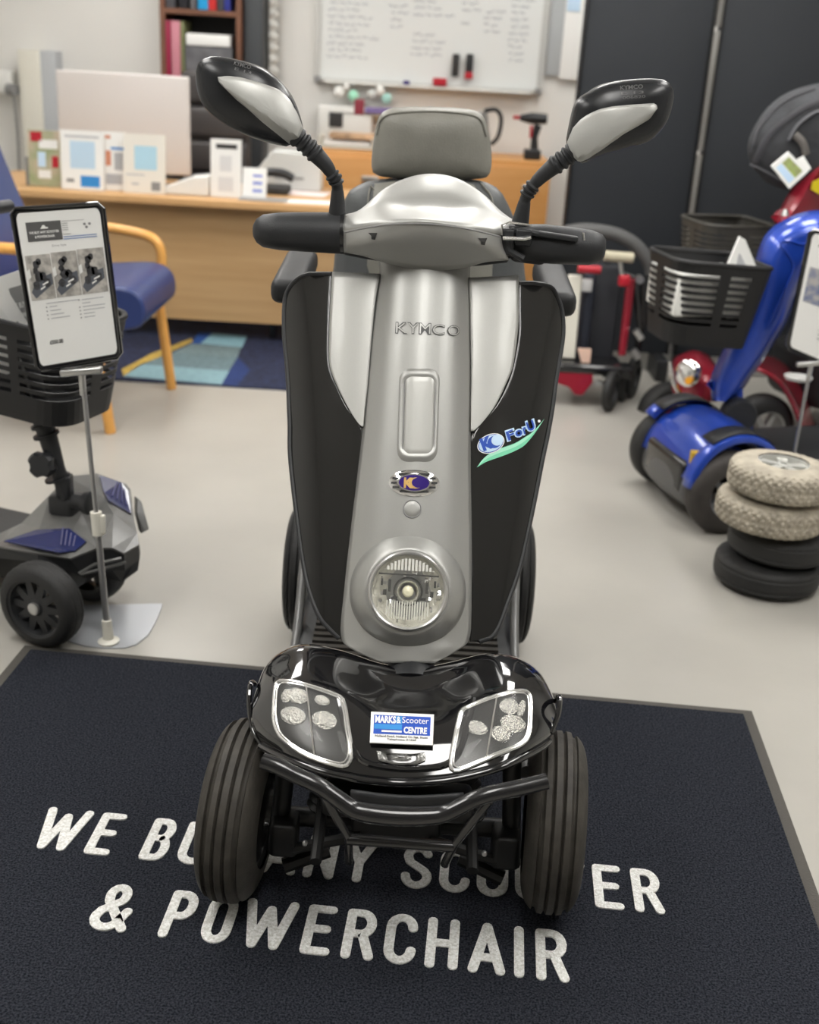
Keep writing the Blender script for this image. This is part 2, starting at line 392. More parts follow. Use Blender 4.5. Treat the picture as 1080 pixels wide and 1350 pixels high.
# ---- steering cowl: centre column
rows = []
for y, xs in ((330, (494, 520, 561, 603, 628)), (344, (498, 523, 561, 600, 622)), (362, (500, 522, 560, 598, 620)), (420, (492, 518, 557, 597, 621)), (500, (484, 513, 553, 594, 622)), (567, (478, 508, 549, 592, 621)),
              (628, (471, 503, 546, 590, 621)), (702, (462, 498, 542, 587, 622)), (776, (454, 492, 539, 585, 622)), (838, (449.5, 489, 537, 584, 620)), (857, (466, 497, 538, 580, 604)), (874, (505, 520, 540, 558, 573))):
    o = (.050, .014, 0, .014, .050) if y < 850 else ((.03, .01, 0, .01, .03) if y < 870 else (.008, .003, 0, .003, .008))
    rows.append([lean(x, y + (6 if i == 2 and y == 838 else 0), k) for i, (x, k) in enumerate(zip(xs, o))])
G_col = patch(rows, 6, 5)
MB().grid(G_col).build('steering_column_cowl', silver, sc, solid=.008, edge=60)
bv_col = bvh_of(G_col)
# ---- pale inserts beside the column
Lr = [(361, 438, 501), (400, 435.5, 494.5), (440, 434, 490.5), (480, 434.5, 487), (510, 445, 484.5), (539, 460, 481), (556, 471, 479.5), (562, 477, 479)]
Rr = [(366, 618, 684), (400, 620, 684), (430, 620.5, 683.5), (480, 621.5, 677), (502, 621.5, 669), (535, 621, 653), (556, 621, 637), (568, 621, 625)]
def shell_off(x, y):
    xc = 560 - (y - 360) * .044; return .050 + 5.8e-6 * max(0.0, abs(x - xc) - 70) ** 2
def side_patch(rows, inner_left, o_in, o_out, n=5):
    out = []
    for y, a, b in rows:
        out.append([lean(a + (b - a) * i / (n - 1), y + (-3 * ((1 - i / (n - 1)) if inner_left else i / (n - 1)) if y < 370 else 0), shell_off(a + (b - a) * i / (n - 1), y) - .006) for i in range(n)])
    return patch(out, 4, 5)
MB().grid(side_patch(Lr, True, .046, .062)).build('pale_insert_panel', silver_satin, sc, solid=.006)
MB().grid(side_patch(Rr, False, .046, .062)).build('pale_insert_panel', silver_satin, sc, solid=.006)
# ---- gloss black leg shields
Lb = [(361, 409, 437.5), (366, 395, 437), (380, 381, 436.5), (400, 375, 435.5), (440, 374.5, 434), (480, 378, 434.5), (510, 380, 445), (539, 381, 460), (562, 382, 477.5), (602, 382.5, 474), (672, 390, 466.5),
      (739, 399, 458.5), (780, 408, 454), (813, 421, 451), (830, 435, 450), (842, 447, 449.8)]
Rb = [(373, 684.5, 703), (377, 684.5, 724), (387, 684.3, 733), (409, 684, 741), (440, 684, 743), (480, 677.5, 737), (505, 669.5, 733), (536, 653, 729), (571, 622.5, 723), (606, 621.5, 715.6), (680, 621.5, 701), (747, 622.3, 686), (791, 622.3, 671),
      (835, 621, 653), (846, 620.5, 632)]
def shield(rows, outer_left):
    return patch([[lean(a + (b - a) * i / 7, y, shell_off(a + (b - a) * i / 7, y)) for i in range(8)] for y, a, b in rows], 3, 4)
GL, GR = shield(Lb, True), shield(Rb, False)
for G in (GL, GR):
    s = MB().grid(G).build('leg_shield', shield_black, sc, solid=.010)
bv_R = bvh_of(GR)
# rims around the shields
def rim(G, left):
    k = 0 if left else -1
    e = [g[k] for g in G]; top = G[0] if left else G[0]
    path = (list(reversed(top)) if left else list(top)) + e[1:]
    return path
r = MB()
for G, lf in ((GL, True), (GR, False)): r.tube(rim(G, lf), .0042, 8)
r.build('shield_rim', black_plastic, sc)
# dark back half of the cowl so it is a solid thing from the side
bk = []
for y, a, b in ((372, 392, 722), (440, 384, 734), (560, 390, 716), (680, 400, 694), (780, 420, 668), (835, 452, 632)):
    bk.append([lean(a + (b - a) * t, y, .13 + .07 * math.sin(PI * t)) for t in (0, .25, .5, .75, 1)])
MB().grid(patch(bk, 4, 4)).build('cowl_back', black_plastic, sc, solid=.01)
# side walls of the lower column
# ---- recessed vertical panel
out = rrect(527, 486, 580, 609, 15, -.03)
rec = MB()
drape_shape(rec, bv_col, out, lambda s: .0005 + (.0045 * math.sin(min(1, (1 - s) / .22) * PI)), 14)
rec.build('panel_surround', silver, sc, edge=80)
pl = MB(); drape_shape(pl, bv_col, rrect(535, 493, 574, 603, 9, -.03), lambda s: .0035 if s < .97 else .0005, 10); pl.build('cover_plate', silver_satin, sc, edge=50)
g = MB(); lp = rrect(534.2, 492.2, 574.8, 604, 9.5, -.03); g.tube([drape(bv_col, *p, .0014) for p in lp + [lp[0]]], .0011, 6, cap=False); g.build('seam', ink_grey, sc)
# ---- name letters
def cfn(x0, y0, x1, y1, h, bv, off, sk=0.0):
    dx, dy = x1 - x0, y1 - y0; L = math.hypot(dx, dy); nx, ny = dy / L, -dx / L
    return lambda u, v: drape(bv, x0 + dx * u + nx * h * v + sk * h * v, y0 + dy * u + ny * h * v, off)
nm = MB(); nl = MB()
for ch, x0, x1, y0 in (('K', 521.5, 537.5, 440), ('Y', 536.5, 552.5, 440.5), ('M', 552, 568, 441), ('C', 569, 586, 442), ('O', 589, 605.5, 443)):
    text_map(nm, ch, cfn(x0, y0, x1, y0 + .7, 15.5 if ch in 'KYM' else 14.5, bv_col, .0016, 0), .03)
    text_map(nl, ch, cfn(x0 + 1.3, y0 - .9, x1 - 1.0, y0 - .3, 13.2 if ch in 'KYM' else 12.4, bv_col, .0028, 0), -.012)
nm.build('name_outline', mat('name_shadow', (.10, .10, .10), rough=.5), sc, smooth=False); nl.build('name_lettering', silver_satin, sc, smooth=False)
# ---- oval badge
bd_ = MB(); drape_shape(bd_, bv_col, ell(546, 637, 33.5, 18, 2), lambda s: .001 + .006 * (1 - s ** 4), 8); badge = bd_.build('oval_badge', chrome, sc)
k = MB()
for yy, hw in ((626, 20), (631.5, 27), (637.5, 29), (643.5, 27), (649, 18)):
    k.add([drape(bv_col, 546 + a, yy + b, .0082) for a, b in ((-hw, -1.6), (hw, -1.2), (hw, 1.6), (-hw, 1.2))], [(0, 1, 2, 3)])
k.build('badge_stripe', ink, badge, smooth=False)
k = MB(); drape_shape(k, bv_col, ell(546, 637.5, 20.5, 12, 2), lambda s: .0088, 3); k.build('badge_ring', chrome, badge)
k = MB(); drape_shape(k, bv_col, ell(546, 637.5, 18.8, 10.3, 2), lambda s: .0094, 3); k.build('badge_field', violet, badge)
k = MB(); text_map(k, 'K', cfn(533, 644.5, 545, 645, 14, bv_col, .0100), .04); drape_shape(k, bv_col, ell(548, 638, 9, 7.4, 0), lambda s: .0100, 2); k.build('badge_letter', gold, badge, smooth=False)
k = MB(); drape_shape(k, bv_col, ell(551.5, 637.5, 8.3, 6.8, 0), lambda s: .0106, 2); k.build('badge_moon', violet, badge)
# ---- round lock cap
k = MB(); e_ = ell(543.5, 671, 11.6, 11.6); k.tube([drape(bv_col, *p, .001) for p in e_ + [e_[0]]], .0012, 6, cap=False); k.build('cap_seam', ink_grey, sc)
k = MB(); drape_shape(k, bv_col, ell(543.5, 671, 10.8, 10.8), lambda s: .001 + .0016 * (1 - s ** 6), 4); k.build('lock_cap', silver, sc)
# ---- decal on the right shield
up_ = [(628.5, 616.6), (637.6, 604.3), (648, 596.5), (661, 590.6), (677.8, 584.8), (690.7, 577), (703, 568.5), (717.3, 552.4)]
lo_ = [(628.5, 616.6), (640, 609.5), (652, 605), (666, 600), (680, 594), (692, 586.5), (705, 571), (717.3, 552.4)]
A_, B_ = crom(up_, 3), crom(lo_, 3)
def strip(f0, f1, of):
    k = MB(); L_ = lambda a, b, f: (a[0] + (b[0] - a[0]) * f, a[1] + (b[1] - a[1]) * f)
    k.grid([[drape(bv_R, *L_(a, b, f0), of) for a, b in zip(A_, B_)], [drape(bv_R, *L_(a, b, (f0 + f1) / 2), of) for a, b in zip(A_, B_)], [drape(bv_R, *L_(a, b, f1), of) for a, b in zip(A_, B_)]]); return k
strip(0, 1, .0012).build('decal_swoosh', mint, sc, smooth=False)
strip(.06, .5, .0017).build('decal_highlight', mint_l, sc, smooth=False)
k = MB(); drape_shape(k, bv_R, ell(647, 585, 18.5, 12.5, -22), lambda s: .0020, 2); drape_shape(k, bv_R, ell(710.2, 555.5, 1.9, 1.9), lambda s: .002, 1)
k.build('decal_oval', paper, sc)
k = MB(); drape_shape(k, bv_R, ell(647, 585, 17.3, 11.3, -22), lambda s: .0023, 2); k.build('decal_ring', blue_deep, sc)
k = MB(); drape_shape(k, bv_R, ell(647, 585, 16.3, 10.4, -22), lambda s: .0026, 2); k.build('decal_field', pale_blue, sc)
k = MB(); text_map(k, 'K', cfn(637.5, 595.5, 652, 590, 17, bv_R, .0030, .0), .06); drape_shape(k, bv_R, ell(651.5, 583, 9.5, 8.0, -22), lambda s: .0030, 2); k.build('decal_letter', blue_deep, sc, smooth=False)
k = MB(); drape_shape(k, bv_R, ell(655.2, 580.6, 8.0, 7.2, -22), lambda s: .0034, 2); k.build('decal_moon', pale_blue, sc)
for bo, m_, of, g_ in ((.05, pale_blue, .0020, 0), (.0, blue_deep, .0028, 1)):
    k = MB()
    for ch, x0, x1, y0, y1, h in (('F', 669.5, 679.0, 581.5, 577.5, 12.5), ('o', 679.8, 689, 577, 573.5, 8.5), ('r', 690.2, 695.2, 573, 571, 9), ('U', 696, 705.5, 569.5, 565.5, 13)):
        q = 1.7 * (1 - g_); text_map(k, ch, cfn(x0 - q + .3, y0 + q, x1 + q - .3, y1 + q, h + 2 * q, bv_R, of, .10), bo if g_ == 0 else .03)
    k.build('decal_lettering', m_, sc, smooth=False)
# ---- big round headlamp
hc = Vector(drape(bv_col, 538, 780, 0)); hn = Vector((0, -.866, .5)) ; hn = (Vector((0.0, -math.cos(math.radians(28)), math.sin(math.radians(28)))))
HM = AX(hn, hc)
px = .00134
hl = MB().lathe([(-.03, .106), (-.010, .1025), (.002, .098), (.012, .091), (.021, .084), (.028, .078), (.031, .0735), (.030, .0705)], HM, 64)
lamp = hl.build('headlamp', silver, sc, edge=80)
MB().lathe([(.030, .0715), (.036, .0700), (.038, .0675), (.036, .0645), (.030, .0635)], HM, 64).build('chrome_ring', steel, lamp)
MB().lathe([(.034, .0645), (.0355, .05), (.0375, .03), (.0385, .012), (.039, .0001)], HM, 48).build('lens', lens_m, lamp)
refl = mat('reflector', (.93, .91, .80), metal=.35, rough=.22, bump=.5, bscale=90)
def facet(i, j): return 0.0025 * ((j % 4) < 2) if 0 < i < 5 else 0
MB().lathe([(.030, .0640), (.014, .058), (.000, .046), (-.010, .032), (-.016, .018), (-.018, .0001)], HM, 48, mod=facet).build('reflector', refl, lamp, edge=15)
k = MB(); k.lathe([(.000, .0105), (.016, .0105), (.020, .008), (.022, .0001)], HM, 20); k.build('bulb', mat('bulb_glass', (.9, .86, .62), rough=.15, coat=.5), lamp)
k = MB()
for i in range(-8, 9):
    for (v0, v1) in ((-.050, -.018),):
        u = i * .0045; lim = math.sqrt(max(0, .056 ** 2 - u * u)); a, b = max(v0, -lim), v1
        if b > a: k.add([HM @ Vector((x_, y_, .031)) for x_, y_ in ((u - .0012, a), (u + .0012, a), (u + .0012, b), (u - .0012, b))] + [HM @ Vector((u, a, .0335)), HM @ Vector((u, b, .0335))], [(0, 4, 5, 3), (4, 1, 2, 5)])
for i in range(-7, 8):
    u = i * .0062; lim = math.sqrt(max(0, .057 ** 2 - u * u)); a, b = .036, lim
    if b > a: k.add([HM @ Vector((x_, y_, .031)) for x_, y_ in ((u - .002, a), (u + .002, a), (u + .002, b), (u - .002, b))], [(0, 1, 2, 3)])
k.build('lens_flute', mat('fluted_glass', (.9, .9, .84), metal=.2, rough=.2, coat=.5), lamp, smooth=False)
dark_l = mat('lamp_dark', (.05, .05, .045), metal=.3, rough=.3); H3 = HM.to_3x3()
k = MB(); k.lathe([(.006, .0225), (.020, .0205), (.022, .0185), (.020, .0165), (.004, .0150)], HM, 28); k.build('bulb_collar', steel, lamp)
k = MB(); k.box(HM @ Vector((0, .0285, .026)), (.106, .0028, .003), H3); k.lathe([(.004, .0265), (.006, .0235)], HM, 28)
for a, b, c_, d_ in ((-.033, .008, .005, .022), (.033, .008, .005, .022), (-.041, -.004, .006, .010), (.042, -.004, .006, .010), (-.024, -.013, .012, .005), (.026, -.013, .012, .005), (-.047, .014, .004, .012), (.047, .014, .004, .012)): k.box(HM @ Vector((a, b, .025)), (c_, d_, .006), H3)
k.build('lamp_shield', dark_l, lamp, smooth=False)
k = MB(); rr0 = random.Random(11)
for i in range(34):
    a = rr0.uniform(0, 2 * PI); r_ = rr0.uniform(.028, .056); x_, y_ = r_ * math.cos(a), r_ * math.sin(a)
    k.box(HM @ Vector((x_, y_, .024)), (rr0.uniform(.002, .006), rr0.uniform(.003, .010), .005), H3 @ Matrix.Rotation(rr0.uniform(-.6, .6), 3, 'X') @ Matrix.Rotation(rr0.uniform(-.6, .6), 3, 'Y'))
k.build('prism_facet', chrome, lamp, smooth=False)
# ---- handlebar console
R_ = [[(454, 283, .47), (475, 276, .50), (505, 250, .53), (535, 235, .55), (566, 229, .56), (600, 234, .55), (635, 254, .53), (664, 281, .50), (690, 297, .47)],
      [(453.5, 285, .455), (474.5, 278, .475), (504, 262, .490), (535, 254, .495), (566, 251, .495), (599, 254, .495), (633, 266, .49), (663, 284, .475), (691, 299, .455)],
      [(453, 286, .45), (474, 279, .46), (503, 272, .455), (535, 274, .45), (566, 275, .445), (598, 277, .45), (632, 278, .455), (662, 287, .46), (692, 300, .45)],
      [(452, 303, .41), (478, 298, .385), (508, 293, .36), (535, 291, .35), (560, 291, .345), (590, 294, .35), (620, 299, .36), (645, 305, .385), (660, 310, .41)]]
MB().grid(patch([[yl(*p) for p in r] for r in R_], 5, 5)).build('console_top', silver, sc, solid=.008, edge=70)
R2_ = [[(452, 303.6, .414), (478, 298.6, .389), (508, 293.6, .364), (535, 291.6, .354), (560, 291.6, .349), (590, 294.6, .354), (620, 299.6, .364), (645, 305.6, .389), (660, 310.6, .414)],
       [(453, 306, .410), (478, 301.5, .385), (508, 296.5, .360), (535, 294.5, .350), (560, 294.5, .345), (590, 297.5, .350), (620, 302.5, .360), (645, 308.5, .385), (661, 313, .410)],
       [(453, 320, .41), (478, 320, .38), (508, 318, .365), (535, 318, .362), (560, 319, .362), (590, 320, .363), (620, 322, .366), (645, 326, .38), (664, 328, .41)],
       [(454, 333, .425), (480, 338, .405), (502, 345, .405), (530, 352, .415), (560, 356, .42), (592, 356, .415), (618, 352, .41), (640, 346, .41), (672, 343, .425)]]
G_con = patch([[yl(*p) for p in r] for r in R2_], 5, 5)
con = MB().grid(G_con).build('console_front', silver, sc, solid=.008, edge=70)
bv_con = bvh_of(G_con)
k = MB(); k.tube([drape(bv_con, *p, .0004) for p in crom([(455, 306.5), (478, 301.5), (508, 296.6), (535, 294.8), (560, 294.8), (590, 297.6), (620, 302.6), (645, 308.6), (659, 312.5)], 4)], .0011, 6); k.build('console_seam', ink_grey, con)
k = MB()
for cx, cy in ((492, 311), (636, 318)):
    k.add([drape(bv_con, cx + a, cy + b, .0012) for a, b in ((-6, -4), (6, -4), (4, 1), (3, 5), (-2, 4), (-2, 0))], [(0, 1, 2, 3, 4, 5)])
k.build('screw_recess', ink, con, smooth=False)
# console underside and back
MB().grid(patch([[yl(x, y + 2, d) for x, y, d in r] for r in ([(455, 330, .43), (500, 338, .44), (560, 345, .46), (620, 345, .44), (668, 340, .43)], [(455, 312, .50), (500, 318, .54), (560, 320, .56), (620, 322, .54), (680, 320, .50)],
      [(456, 290, .52), (500, 262, .58), (560, 240, .62), (620, 262, .58), (685, 303, .52)])], 4, 4)).build('console_back', black_plastic, sc, solid=.006)
k = MB(); k.tube([yl(560, 350, .52), yl(545, 870, .14)], .02, 14); k.build('steering_tube', black_metal, sc)
# ---- grips
def grip(a, b, ra, y):
    A = Vector(yl(*a, y)); B = Vector(yl(*b, y)); M_ = AX(B - A, A, (0, 0, 1)); L = (B - A).length
    return M_, L
M_, L = grip((333, 304), (454, 307.5), 0, .46)
k = MB().lathe([(0, .0005), (.002, .012), (.008, .022), (.02, .030), (.05, .0345), (.10, .0365), (L - .01, .038), (L, .0375), (L, .001)], M_, 32)
left_grip = k.build('handle_grip', soft_black, sc, edge=50)
k = MB().lathe([(L - .006, .0385), (L + .001, .0385), (L + .001, .034)], M_, 32); k.build('grip_collar', black_metal, sc)
M_, L = grip((799, 328), (672, 318), 0, .46)
k = MB().lathe([(0, .0005), (.003, .018), (.010, .026), (.03, .0325), (.07, .0345), (.12, .036), (L - .02, .033), (L, .028), (L, .001)], M_, 32)
k.build('handle_grip', soft_black, sc, edge=50)
# exposed thumb lever at the right grip
k = MB()
k.box(yl(718, 309, .425), (.125, .016, .010), Matrix.Rotation(math.radians(5), 3, 'Y'), .003)
k.box(yl(690, 312, .425), (.030, .03, .03), None, .004); k.box(yl(667, 318, .43), (.03, .03, .05), None, .006)
k.tube([yl(672, 300, .43), yl(690, 303, .42), yl(710, 308, .42)], .006, 8); k.tube([yl(664, 304, .42), yl(670, 330, .42), yl(690, 341, .42)], .007, 8)
lever = k.build('thumb_lever', black_plastic, sc)
k = MB(); k.tube([yl(662, 310, .405), yl(662, 297, .405), yl(672, 293, .41), yl(700, 297, .42)], .0022, 6); k.build('lever_wire', chrome, sc); k = MB(); k.tube([yl(663, 314, .405), yl(692, 315, .405), yl(700, 313, .405)], .0035, 8)
k.build('lever_fitting', chrome, sc); MB().tube([yl(769, 307, .405), yl(770, 317, .405)], .0022, 6).build('lever_end_clip', chrome, sc)
k = MB(); k.box(yl(697, 330, .47), (.07, .05, .045), Matrix.Rotation(math.radians(4), 3, 'Y'), .012); k.build('lever_housing', black_plastic, sc)
# ---- mirrors
def pillow(out, y, bulge, back, n=40, K=8, cshift=(0, 0), tilt=0.0, pw=2.0):
    P = resample(smooth_loop(out, 4), n); c = sum(P) / n + np.array(cshift); mb = MB()
    rings = []
    for i in range(K):
        s = math.cos(i / K * PI / 2) if i else 1.0
        rings.append([yl(*(c + (p - c) * s), y - bulge * math.sqrt(max(0, 1 - s ** pw)) + tilt * (p[0] - c[0]) * s) for p in P])
    vs = [q for r in rings for q in r] + [yl(c[0], c[1], y - bulge)]
    fs = [(i * n + j, i * n + (j + 1) % n, (i + 1) * n + (j + 1) % n, (i + 1) * n + j) for i in range(K - 1) for j in range(n)] + [((K - 1) * n + j, (K - 1) * n + (j + 1) % n, K * n) for j in range(n)]
    mb.add(vs, fs); F = BVHTree.FromPolygons([Vector(v) for v in vs], fs)
    b0 = [yl(*p, y + tilt * (p[0] - c[0])) for p in P]; b1 = [q + np.array([0, back, 0]) for q in b0]; b2 = [q + np.array([0, back + .004, 0]) + (np.mean(b0, axis=0) - q0) * .12 for q, q0 in zip(b0, b0)]
    cen = np.mean(b2, axis=0)
    mb.add(b0 + b1 + b2 + [cen], [(j, (j + 1) % n, n + (j + 1) % n, n + j) for j in range(n)] + [(n + j, n + (j + 1) % n, 2 * n + (j + 1) % n, 2 * n + j) for j in range(n)] + [(2 * n + j, 2 * n + (j + 1) % n, 3 * n) for j in range(n)])
    return mb, F, [q + np.array([0, back + .006, 0]) for q in [np.array(v) for v in b2]]
def insert(F, out, cen, ridge):
    """trim piece standing up to a ridge line, falling off above and below it"""
    P = resample(out, 60); c = np.array(cen, float); a, b = np.array(ridge[0], float), np.array(ridge[1], float); d = (b - a) / np.linalg.norm(b - a)
    mb = MB(); rings = 10; n = len(P); vs = []
    def hh(q, s):
        w = (q - a)[0] * d[1] - (q - a)[1] * d[0]; w = w * (1 if d[0] > 0 else -1)      # above the ridge positive
        f = 1 - (w / 46 if w > 0 else -w / 10)
        return .0006 + (.0010 + .0120 * max(0, f)) * min(1, (1 - s) * 14)
    for i in range(rings):
        s = 1 - (i / rings) ** 1.3
        vs += [drape(F, *(c + (p - c) * s), hh(c + (p - c) * s, s)) for p in P]
    vs.append(drape(F, *c, hh(c, 0)))
    mb.add(vs, [(i * n + j, i * n + (j + 1) % n, (i + 1) * n + (j + 1) % n, (i + 1) * n + j) for i in range(rings - 1) for j in range(n)] + [((rings - 1) * n + j, (rings - 1) * n + (j + 1) % n, rings * n) for j in range(n)])
    return mb
mirror_black = mat('mirror_black', (.014, .015, .017), rough=.27, bump=.03, bscale=500)
mir_glass = mat('mirror_glass', (.9, .9, .9), metal=1, rough=.02)
for side in (0, 1):
    if side == 0:
        out = [(260.5, 84), (257.5, 103), (263, 130), (276, 149), (302.6, 168), (336, 183), (372, 192.5), (384, 191), (397, 178), (398, 168), (389, 139), (375, 115), (348, 91), (312, 79), (278.5, 74.4)]
        ins = [(287, 101.5), (300, 100), (318, 102), (336, 107), (352, 112), (367.6, 118), (377, 126), (384, 134.6), (391, 152), (397, 171), (390, 182), (382, 190), (366, 177), (346, 161), (327, 144), (312, 132), (298, 118), (288, 108)]
        cen = (362, 150); txt = (308, 86, 330, 92)
        stalk = [(445, 281), (445, 266), (445, 250), (444, 243), (442, 236), (437, 229), (430, 218), (419, 206), (409, 196), (398, 186), (388, 177)]
    else:
        out = [(752, 164), (760, 135), (775, 123), (796.5, 111), (832.6, 105), (868.7, 104), (883, 109), (889, 123), (885.5, 145), (876, 167), (856.7, 186), (828, 195.5), (794, 205), (768, 215.5), (756, 208), (748, 192)]
        ins = [(748.5, 188), (755.5, 169), (765, 158), (775, 151), (790, 144), (808.5, 140), (838, 137.5), (864, 136), (868, 141), (856.7, 157), (840, 167), (823, 176), (806, 188), (789, 200), (766, 214), (757, 204)]
        cen = (792, 168); txt = (818, 119, 848, 117)
        stalk = [(686, 294), (689, 279), (692, 265), (694, 259), (698, 251), (704, 243), (716, 231), (728, 221), (740, 212), (751, 204), (758, 198)]
    mb, F, gl = pillow(out, .43, .034, .022, cshift=(0, 0))
    hs = mb.build('mirror_housing', mirror_black, sc, edge=55)
    insert(F, ins, cen, ((288, 107), (387, 176)) if side == 0 else ((866, 141), (762, 207))).build('mirror_trim', silver_satin, hs, edge=30)
    MB().prism(gl[::-1] if False else gl, (0, .001, 0)).build('mirror_glass', mir_glass, hs, smooth=False)
    k = MB(); f_ = cfn(*txt, 5.5, F, .0009, 0)
    text_map(k, 'KYMCO', f_, .02)
    x0, y0, x1, y1 = txt; text_map(k, 'E 13', cfn(x0 + 1, y0 + 6.5, x1 + 1, y1 + 6.5, 3.8, F, .0009), .01)
    if side: text_map(k, '006820', cfn(x0 + 3, y0 + 12, x1 + 3, y1 + 12, 3.8, F, .0009), .01)
    k.build('moulded_lettering', ink_grey2, hs, smooth=False)
    # stalk with bellows
    pts = crom([yl(x, y, .46 - .03 * i / 10) for i, (x, y) in enumerate(stalk)], 6); n = len(pts); rad = []
    for i in range(n):
        t = i / (n - 1)
        if t < .2: r_ = .0165 - .0055 * (t / .2)
        elif t < .30: r_ = .0105
        elif t < .52: r_ = .0125 + .0018 * (1 if (i % 4) < 2 else -1)
        elif t < .72: r_ = .0115 + .004 * (t - .52) / .2
        else: r_ = .0165 + (.0016 * (1 if (i % 4) < 2 else -1) if t < .92 else .002)
        rad.append(r_)
    MB().tube(pts, rad, 20).build('mirror_stalk', soft_black, sc, edge=35)
# ---- seat
sx = SX
k = MB(); k.box((sx, SY + .86, .80), (.50, .46, .10), None, .04); k.build('seat_cushion', lea_dark, sc)
def bl(px_, py_, y): return aty(px_, py_, y)
k = MB()
ol = [(440, 352), (447, 300), (454, 262), (468, 249), (490, 241), (520, 238), (566, 237), (612, 239), (640, 243), (662, 256), (676, 283), (686, 310), (692, 362), (690, 420), (566, 430), (442, 420)]
mb, F, _g = pillow([(x, y) for x, y in ol], 1.02, .05, .06, n=64, K=6)
bk_ = mb.build('backrest', lea_dark, sc, edge=60)
k = MB(); drape_shape(k, F, resample([(494, 243), (520, 240), (566, 239), (612, 241), (628, 245), (642, 290), (650, 350), (645, 400), (500, 400), (484, 350), (489, 290)], 50), lambda s: .002 + .008 * (1 - s ** 6), 6); k.build('centre_panel', lea_grey, bk_)
for L_ in ([(490, 241), (486, 262), (484, 300)], [(634, 243), (648, 262), (653, 300)]): MB().tube([drape(F, *p, .003) for p in crom(L_, 4)], .0022, 6).build('piping', lea_grey, bk_)
hr = [(492, 190), (499, 155), (512, 145), (530, 142.5), (568, 142), (610, 144), (632, 149), (642, 164), (648, 200), (647, 225), (638, 235), (600, 237), (568, 237), (520, 235), (495, 230), (490, 218)]
mb, F, _g = pillow(hr, 1.04, .045, .05, n=60, K=9, pw=3.0)
h_ = mb.build('headrest', lea_grey, sc, edge=60)
k = MB(); k.tube([drape(F, *p, .0015) for p in crom([(497, 178), (503, 158), (520, 150), (568, 147.5), (615, 151), (634, 159), (641, 180)], 5)], .0026, 8); k.build('headrest_piping', lea_grey, h_)
k = MB()
for x in (528, 612): k.tube([aty(x, 215, SY + 1.06), aty(x, 262, SY + 1.06)], .009, 10)
k.build('headrest_post', black_metal, sc)
# armrests
for (x, y), s_ in (((386, 382), -1), ((731, 398), 1)):
    p = Vector(yl(x, y, .68)); k = MB()
    k.box(p + Vector((.006 * s_, .10, .012)), (.072, .30, .052), Matrix.Rotation(math.radians(4), 3, 'X'), .018)
    ar = k.build('armrest', soft_black, sc)
    k = MB(); k.tube([p + Vector((-.0 * s_, .2, -.02)), p + Vector((-.03 * s_, .22, -.20)), p + Vector((-.12 * s_, .24, -.24))], .012, 10); k.build('armrest_bracket', black_metal, sc)
# ---- deck, body and rear wheels
k = MB(); k.box((sx, SY + .55, .19), (.50, .80, .05), None, .02); k.build('deck', black_plastic, sc)
k = MB()
for i in range(22): k.box((sx, SY + .19 + i * .028, .218), (.42, .014, .008))
k.build('deck_mat', rubber, sc, smooth=False)
for s_ in (-1, 1):
    k = MB(); k.tube(crom([(sx + s_ * .240, SY + .10, .21), (sx + s_ * .245, SY + .4, .19), (sx + s_ * .25, SY + .62, .22), (sx + s_ * .25, SY + .76, .34), (sx + s_ * .235, SY + .90, .42)], 5), [.011] * 21, 12, flat=1.2)
    k.build('side_sill', mat('sill_grey', (.20, .20, .20), metal=.5, rough=.4), sc)
    k = MB(); k.box((sx + s_ * .22, SY + .84, .30), (.03, .10, .34), None, .01); k.build('rear_panel', black_plastic, sc)
k = MB(); k.box((sx, SY + .98, .45), (.46, .50, .24), None, .08); k.build('rear_body', silver, sc)
k = MB(); k.box((sx, SY + .95, .66), (.12, .12, .24)); k.build('seat_post', black_metal, sc)
def tyre_prof(R, w, groove=(.012, .034), gd=.004, inner=.62, sq=3.0):
    h = w / 2; pts = []; N = 56
    for i in range(N + 1):
        a = PI * i / N; x = -h * math.copysign(abs(math.cos(a)) ** .8, math.cos(a)); q = max(0, 1 - abs(x / h) ** sq) ** (1 / 2.2)
        r_ = R * inner + (R - R * inner) * q
        for g_ in groove:
            if abs(abs(x) - g_) < .0016 + .012 * w: r_ -= gd
        pts.append((x, r_))
    return pts
